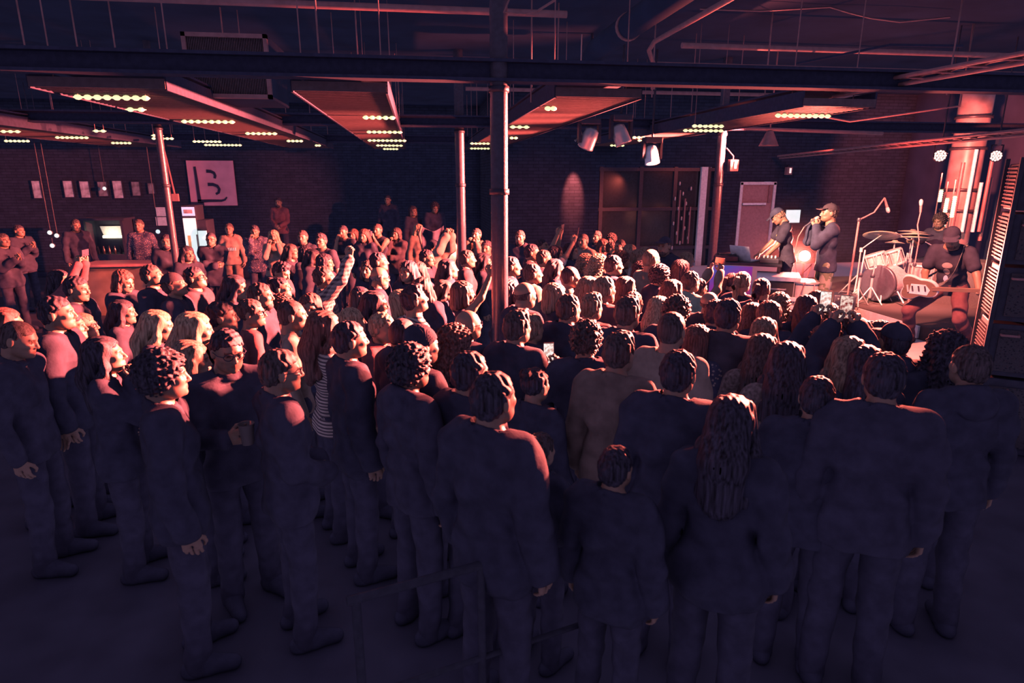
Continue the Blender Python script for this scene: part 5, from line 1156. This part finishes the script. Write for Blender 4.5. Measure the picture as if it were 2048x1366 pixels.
for o in PEOPLE:
    w, ex, lab = o['w'], o['ex'], o['lab']; p = gpos(o); sex, hair, hc, top, tc, pose = w[2:8]; face, pitch = w[8], float(w[9])
    d = STAGE_AT-p if face[0] != 'c' else Vector((-p.x, -p.y, 0)); heading = math.atan2(d.x, d.y)+math.radians(float(face.lstrip('c') or 0))
    H = p.z-o['z0']; base = 1.772 if sex == 'm' else 1.69; base += {'afro': .03, 'curly': .02, 'longcurl': .015, 'bun': .04, 'beanie': .02}.get(hair, 0)+(.02 if 'cap' in ex or 'beanie' in ex else 0)
    s = H/base; yaw = float(ex.get('yw', 0))
    fx = JC.get((sex, pose, yaw, pitch, 0)); Jq = fx or skeleton(sex, pose, yaw, pitch, 0); JC[sex, pose, yaw, pitch, 0] = Jq
    top_l = Jq['HC']+Jq['HR']@V(0, 0, .12); off = Matrix.Rotation(-heading, 3, 'Z')@Vector((top_l[0]*s, top_l[1]*s, 0))
    pants = ex.get('pants', 'charcoal')
    r, J, mx, gob = figure(Vector((p.x-off.x, p.y-off.y, o['z0'])), heading, s, sex, hair, hc, top, tc, pose, pitch, yaw, ex, lab[0], 'concert crowd', pants=pants)
    shz = DIM[sex]['shz']
    if 'ph' in ex or 'phl' in ex:
        loc = Vector((0, .345, .075+shz+.115)) if pose == 'phone' else Vector((.07, .30, .43+shz+.115)) if pose == 'high' else Vector((0, .31, .42+shz+.115)) if pose == 'highs' else Vector((0, .355, .33+shz+.115)) if pose == 'phoneup' else Vector((-.19, .29, .055+shz)) if pose == 'phoneleft' else Vector((.06, .34, shz-.17))
        phone(mx@Matrix.Translation(loc)@Matrix.Rotation(-.12, 4, 'X'), lab[1], int(ex['phl']) if 'phl' in ex else None, 'land' in ex)
    if 'cup' in ex: cup(mx@Matrix.Translation((.062, .345, shz-.245)), lab[1])
    if 'dslr' in ex: dslr(mx@Matrix.Translation((0, .36, .075+shz+.1)), lab[1])
    if 'letters' in ex:
        m = MB()
        for k in range(7): m.box((-.105+.035*k, .126, shz-.2), (.016, .02, .06))
        m.build('chest_lettering', M['white'], gob)
# ------------------------------------------------------------------ the musicians
def place_head(px, py, z0, Y): p = at_y(px, py, Y); return p
def musician(px, py, Y, heading, s, z0, J, key, args):
    top = J['HC']+J['HR']@V(0, 0, .13); p = at_y(px, py, Y); off = Matrix.Rotation(-heading, 3, 'Z')@Vector((top[0]*s, top[1]*s, 0))
    return figure(Vector((p.x-off.x, p.y-off.y, z0)), heading, s, *args, J=J, key=key)
left = math.radians(-90)
# singing into a microphone held in both hands
J = skeleton('m', 'mic', 0, 4, lean=3)
r, J, mx, g = musician(1661, 410, 8.05, math.radians(-72), 1.02, .55, J, 'singer', ('m', 'short', 'brown', 'sweater', 'navy', 'mic', 0, 0, {'cap': 'brown'}, 'person in cap, dark sweater and camouflage shorts singing into a microphone'))
for c in r.children:
    if c.name.startswith('trousers'): c.material_slots[0].material = TC['camo']
w = (V(*J['WR'])+V(*J['WL']))/2; hc = J['HC']; mouth = J['HC']+J['HR']@V(0, .125, -.055)
t = thing('microphone', 'silver microphone held in both hands at the singing mouth', 'microphone'); t.matrix_basis = mx
u = unit(V(0, .75, -.6)); a = mouth+u*.0
MB().tube([a+u*.05, a+u*.22], [.018, .012], 12).build('handle', M['black'], t); MB().tube([a, a+u*.015, a+u*.04, a+u*.055], [.014, .025, .025, .018], 14).build('mesh_head', M['chrome'], t)
MB().tube([a+u*.22, a+u*.3+V(0, 0, -.08), a+V(-.0, .26, -.5), a+V(-.05, .2, -.85), a+V(-.3, .1, -.6), a+V(-.45, .3, -1.2), V(-.5, .4, .02)], .007, 8).build('cable', M['pipe'], t)
# at the mixing table
J = skeleton('m', 'dj', 0, -30, lean=12)
r, J, mx, g = musician(1546, 409, 9.15, math.radians(-68), .99, .55, J, 'dj', ('m', 'short', 'fair', 'tee', 'black', 'dj', 0, 0, {'cap': 'navy'}, 'person in cap and black tee with yellow print leaning over the mixing table'))
M['print_grey'] = mat('print_grey', (.2, .18, .18), .8); M['print_yellow'] = mat('print_yellow', (.42, .45, .16), .8); M['print_blue'] = mat('print_blue', (.3, .36, .5), .8)
def chest_patch(J, g, pts, m, name):                # print lying on the front of the shirt, following the chest surface
    from mathutils.bvhtree import BVHTree
    me = g.data; bv = BVHTree.FromPolygons([v.co for v in me.vertices], [tuple(p.vertices) for p in me.polygons]); P, F = [], []
    fw = Vector(J['Rl']@V(0, 1, 0)); up = Vector(J['Rl']@V(0, 0, 1)); c = Vector(J['N'])-up*.2
    for (cx, cz, rx_, rz_) in pts:
        o = len(P); n = 7; ok = True
        for i in range(n):
            for j in range(n):
                a, b = 2*i/(n-1)-1, 2*j/(n-1)-1; a2, b2 = a*math.sqrt(1-b*b/2), b*math.sqrt(1-a*a/2)
                h = bv.ray_cast(c+Vector((cx+a2*rx_, 0, 0))+up*(cz+b2*rz_)+fw*.5, -fw); P.append((h[0] if h[0] else c)+fw*.004)
        for i in range(n-1):
            for j in range(n-1): F.append((o+i*n+j, o+(i+1)*n+j, o+(i+1)*n+j+1, o+i*n+j+1))
    mb = MB(); mb.add(P, F, True); mb.build(name, m, g)
chest_patch(J, g, [(0, .03, .085, .03), (-.02, -.06, .03, .07), (.035, -.05, .022, .06)], M['print_yellow'], 'chest_print'); chest_patch(J, g, [(0, -.17, .04, .04)], M['print_blue'], 'chest_print')
# guitarist in a half lunge, bent over the guitar
legs = [((.095, .0, .77), (.33, .27, .47), (.36, .02, .085), (.42, .19, .035)), ((-.095, .0, .77), (-.2, .2, .43), (-.32, -.12, .085), (-.4, .03, .035))]
J = skeleton('m', 'down', -14, -6, lean=26, legs=legs, drop=.16, joints=[((.16, .42, .86), (-.75, .3, -.45), (-.2, -.9, -.3), .7), ((-.40, .40, .80), (.3, .75, .45), (.3, -.1, .95), .95), True])
r, J, mx, g = musician(1903, 462, 6.75, math.radians(-120), 1.03, .55, J, 'guitarist', ('m', 'short', 'brown', 'tee', 'black', 'gtr', 0, 0, {'cap': 'black', 'beard': 1}, 'person in black cap and printed tee bent over an electric guitar'))
for c in r.children:
    if c.name.startswith('trousers'): c.material_slots[0].material = TC['burgundy']
chest_patch(J, g, [(0.01, .03, .055, .035), (.02, -.06, .035, .05)], M['print_grey'], 'chest_print'); chest_patch(J, g, [(.03, -.16, .025, .04)], M['print_blue'], 'chest_print')
t = thing('electric_guitar', 'electric guitar with pale edged body hanging low on a strap', 'guitar'); wr, wl = V(*J['WR']), V(*J['WL'])
gb = wr+V(.06, -.02, -.04)+V(0, .03, -.03); nd = unit(wl+V(.0, .07, .05)-gb); up = unit(np.cross(nd, V(0, -1, .35))); 
if up[2] < 0: up = -up
fw = np.cross(up, nd)
if fw[1] < 0: fw = -fw
t.matrix_basis = mx@Matrix([[nd[0], up[0], fw[0], gb[0]], [nd[1], up[1], fw[1], gb[1]], [nd[2], up[2], fw[2], gb[2]], [0, 0, 0, 1]])
prof = []
for k in range(48):
    a = 2*math.pi*k/48; rr = .165+.022*math.cos(2*a)-.028*math.cos(4*a+.3)*.6+.03*math.cos(3*a+.5); prof.append((rr*1.15*math.cos(a), rr*.98*math.sin(a)))
MB().prism(prof, (0, 0, -.022), (1, 0, 0), (0, 1, 0), .044).build('body', M['caselight'], t, .006); MB().prism([(x*.93, y*.93) for x, y in prof], (0, 0, .0225), (1, 0, 0), (0, 1, 0), .003).build('top', M['wood'], t)
MB().prism([(-.1, -.07), (.1, -.09), (.14, -.02), (.1, .05), (-.06, .06)], (0, 0, .026), (1, 0, 0), (0, 1, 0), .003).build('pickguard', M['white'], t)
for x in (-.05, .02, .09): MB().box((x, 0, .031), (.018, .07, .01)).build('pickup', M['black'], t, .003)
MB().box((.42, 0, .022), (.52, .05, .022)).build('neck', M['wood'], t, .004); MB().prism([(.68, -.03), (.72, -.045), (.86, -.03), (.87, .03), (.72, .04), (.68, .03)], (0, 0, .008), (1, 0, 0), (0, 1, 0), .016).build('headstock', M['wood'], t)
for k in range(6): MB().tube([(.72+.024*k, .03, .016), (.72+.024*k, .065, .016)], .007, 8).build('tuning_peg', M['chrome'], t)
MB().box((-.1, 0, .032), (.02, .09, .014)).build('bridge', M['chrome'], t)
inv = np.array(t.matrix_basis.inverted()@mx); loc = lambda p: Vector((inv@np.append(np.array(p, float), 1))[:3])
sN = J['N']; f_ = J['Rl']@V(0, 1, 0); b_ = J['Rl']@V(0, 0, 1); xr = V(1, 0, 0)
pts = [gb-nd*.17+fw*.02, J['P']+V(.2, .02, .12), J['P']+b_*.3-f_*.16+xr*.04, sN-f_*.13-xr*.08-b_*.06, sN-xr*.13+b_*.04, sN+f_*.15-xr*.1-b_*.16, sN+f_*.19-xr*.02-b_*.32, gb+nd*.17+fw*.02]
def strap(P, w):
    m = MB(); P = [loc(p) for p in P]; Q = []
    for i in range(len(P)-1):
        for k in range(6):
            u = k/6; p0, p1, p2, p3 = P[max(i-1, 0)], P[i], P[i+1], P[min(i+2, len(P)-1)]
            Q.append(.5*((2*p1)+(p2-p0)*u+(2*p0-5*p1+4*p2-p3)*u*u+(3*p1-p0-3*p2+p3)*u*u*u))
    Q.append(P[-1])
    for a, b in zip(Q, Q[1:]): m.bar(a, b+(b-a)*.2, .006, w)
    return m
strap(pts, .055).build('strap', TC['grey'], t)
# drummer seated behind the kit, mostly hidden
legs = [((.1, 0, .52), (.2, .42, .5), (.22, .42, .085), (.25, .6, .035)), ((-.1, 0, .52), (-.2, .42, .5), (-.22, .42, .085), (-.25, .6, .035))]
J = skeleton('m', 'down', 0, -5, lean=8, legs=legs, drop=.41, joints=[((.24, .42, .88), (.1, .9, .3), (0, 0, -1), .95), ((-.22, .42, .8), (-.1, .9, .2), (0, 0, -1), .95), True])
r, J, mx, g = musician(1872, 474, 9.75, math.radians(-110), 1., .75, J, 'drummer', ('m', 'curly', 'brown', 'tee', 'charcoal', 'drm', 0, 0, {'beard': 1}, 'seated person drumming, mostly hidden behind the guitarist'))
for i, q in enumerate('RL'):
    d, pn, cu = J['hand'+q]; wv = J['W'+q]+d*.08; t = thing('drumstick', ('raised', 'lower')[i]+' drumstick of the seated person behind the guitarist', 'drumstick'); t.matrix_basis = mx
    e = unit(d+V(.1 if q == 'R' else -.1, 0, .25)); MB().tube([wv-e*.08, wv+e*.24, wv+e*.33], [.009, .008, .005], 8).build('shaft', M['caselight'], t); MB().tube([wv+e*.32, wv+e*.335, wv+e*.35], [.005, .008, .004], 8).build('tip', M['white'], t)
t = thing('drum_stool', 'round stool under the seated drumming person', 'stool', (r.location.x, r.location.y, .75)); MB().lathe([(.02, .44), (.17, .44), (.18, .47), (.16, .5), (.02, .5)], n=24).build('seat', M['black'], t); stand_legs(t, .22, .25); MB().tube([(0, 0, .1), (0, 0, .44)], .015).build('post', M['chrome'], t)
# dark coat held up like a sheet beside the thin column
c = at_y(862, 452, 12.2); t = thing('hanging_coat', 'dark cloth hanging like a curved sheet beside the thin column', 'coat', c)
n = 14; P = []; F = []
for i in range(n):
    for j in range(n):
        u, v_ = i/(n-1), j/(n-1); P.append((-.18+.42*u, .05*math.sin(u*9)+.04*math.sin(v_*5), -v_*.42*(1-.35*u)-.1*math.sin(u*3.1)))
for i in range(n-1):
    for j in range(n-1): F.append((i*n+j, i*n+j+1, (i+1)*n+j+1, (i+1)*n+j))
o = MB().add(P, F, True).build('cloth', TC['charcoal'], t); md = o.modifiers.new('thickness', 'SOLIDIFY'); md.thickness = .012
MB().tube([P[0], (P[0][0]-.05, P[0][1]-.02, P[0][2]-.15), (P[0][0]+.02, .02, P[0][2]-.5)], .025, 8).build('sleeve', TC['tan'], t)
# thin haze drifting around the stage lamp, densest at its middle
hm = bpy.data.materials.new('stage_haze'); hm.use_nodes = True; nt = hm.node_tree; nt.nodes.remove(nt.nodes['Principled BSDF'])
vn = nt.nodes.new('ShaderNodeVolumeScatter'); vn.inputs['Anisotropy'].default_value = .1; vn.inputs['Color'].default_value = (1, .9, .9, 1)
tc = nt.nodes.new('ShaderNodeTexCoord'); gr = nt.nodes.new('ShaderNodeTexGradient'); gr.gradient_type = 'QUADRATIC_SPHERE'; mp = nt.nodes.new('ShaderNodeMapping'); mp.inputs['Scale'].default_value = (.65, .65, .9); ml = nt.nodes.new('ShaderNodeMath'); ml.operation = 'MULTIPLY'; ml.inputs[1].default_value = .03
nt.links.new(tc.outputs['Object'], mp.inputs[0]); nt.links.new(mp.outputs[0], gr.inputs[0]); nt.links.new(gr.outputs[1], ml.inputs[0]); nt.links.new(ml.outputs[0], vn.inputs['Density'])
nt.links.new(vn.outputs[0], nt.nodes['Material Output'].inputs['Volume'])
hz = MB().lathe([(1.54*math.sin(math.pi*k/14)+.002, -1.05*math.cos(math.pi*k/14)) for k in range(15)], n=24).build('haze', hm, loc=(STAGE_LAMP[0]-.1, STAGE_LAMP[1]+.1, STAGE_LAMP[2]+.05)); tag(hz, 'thin reddish haze glowing around the bright stage lamp', 'haze', kind='stuff')
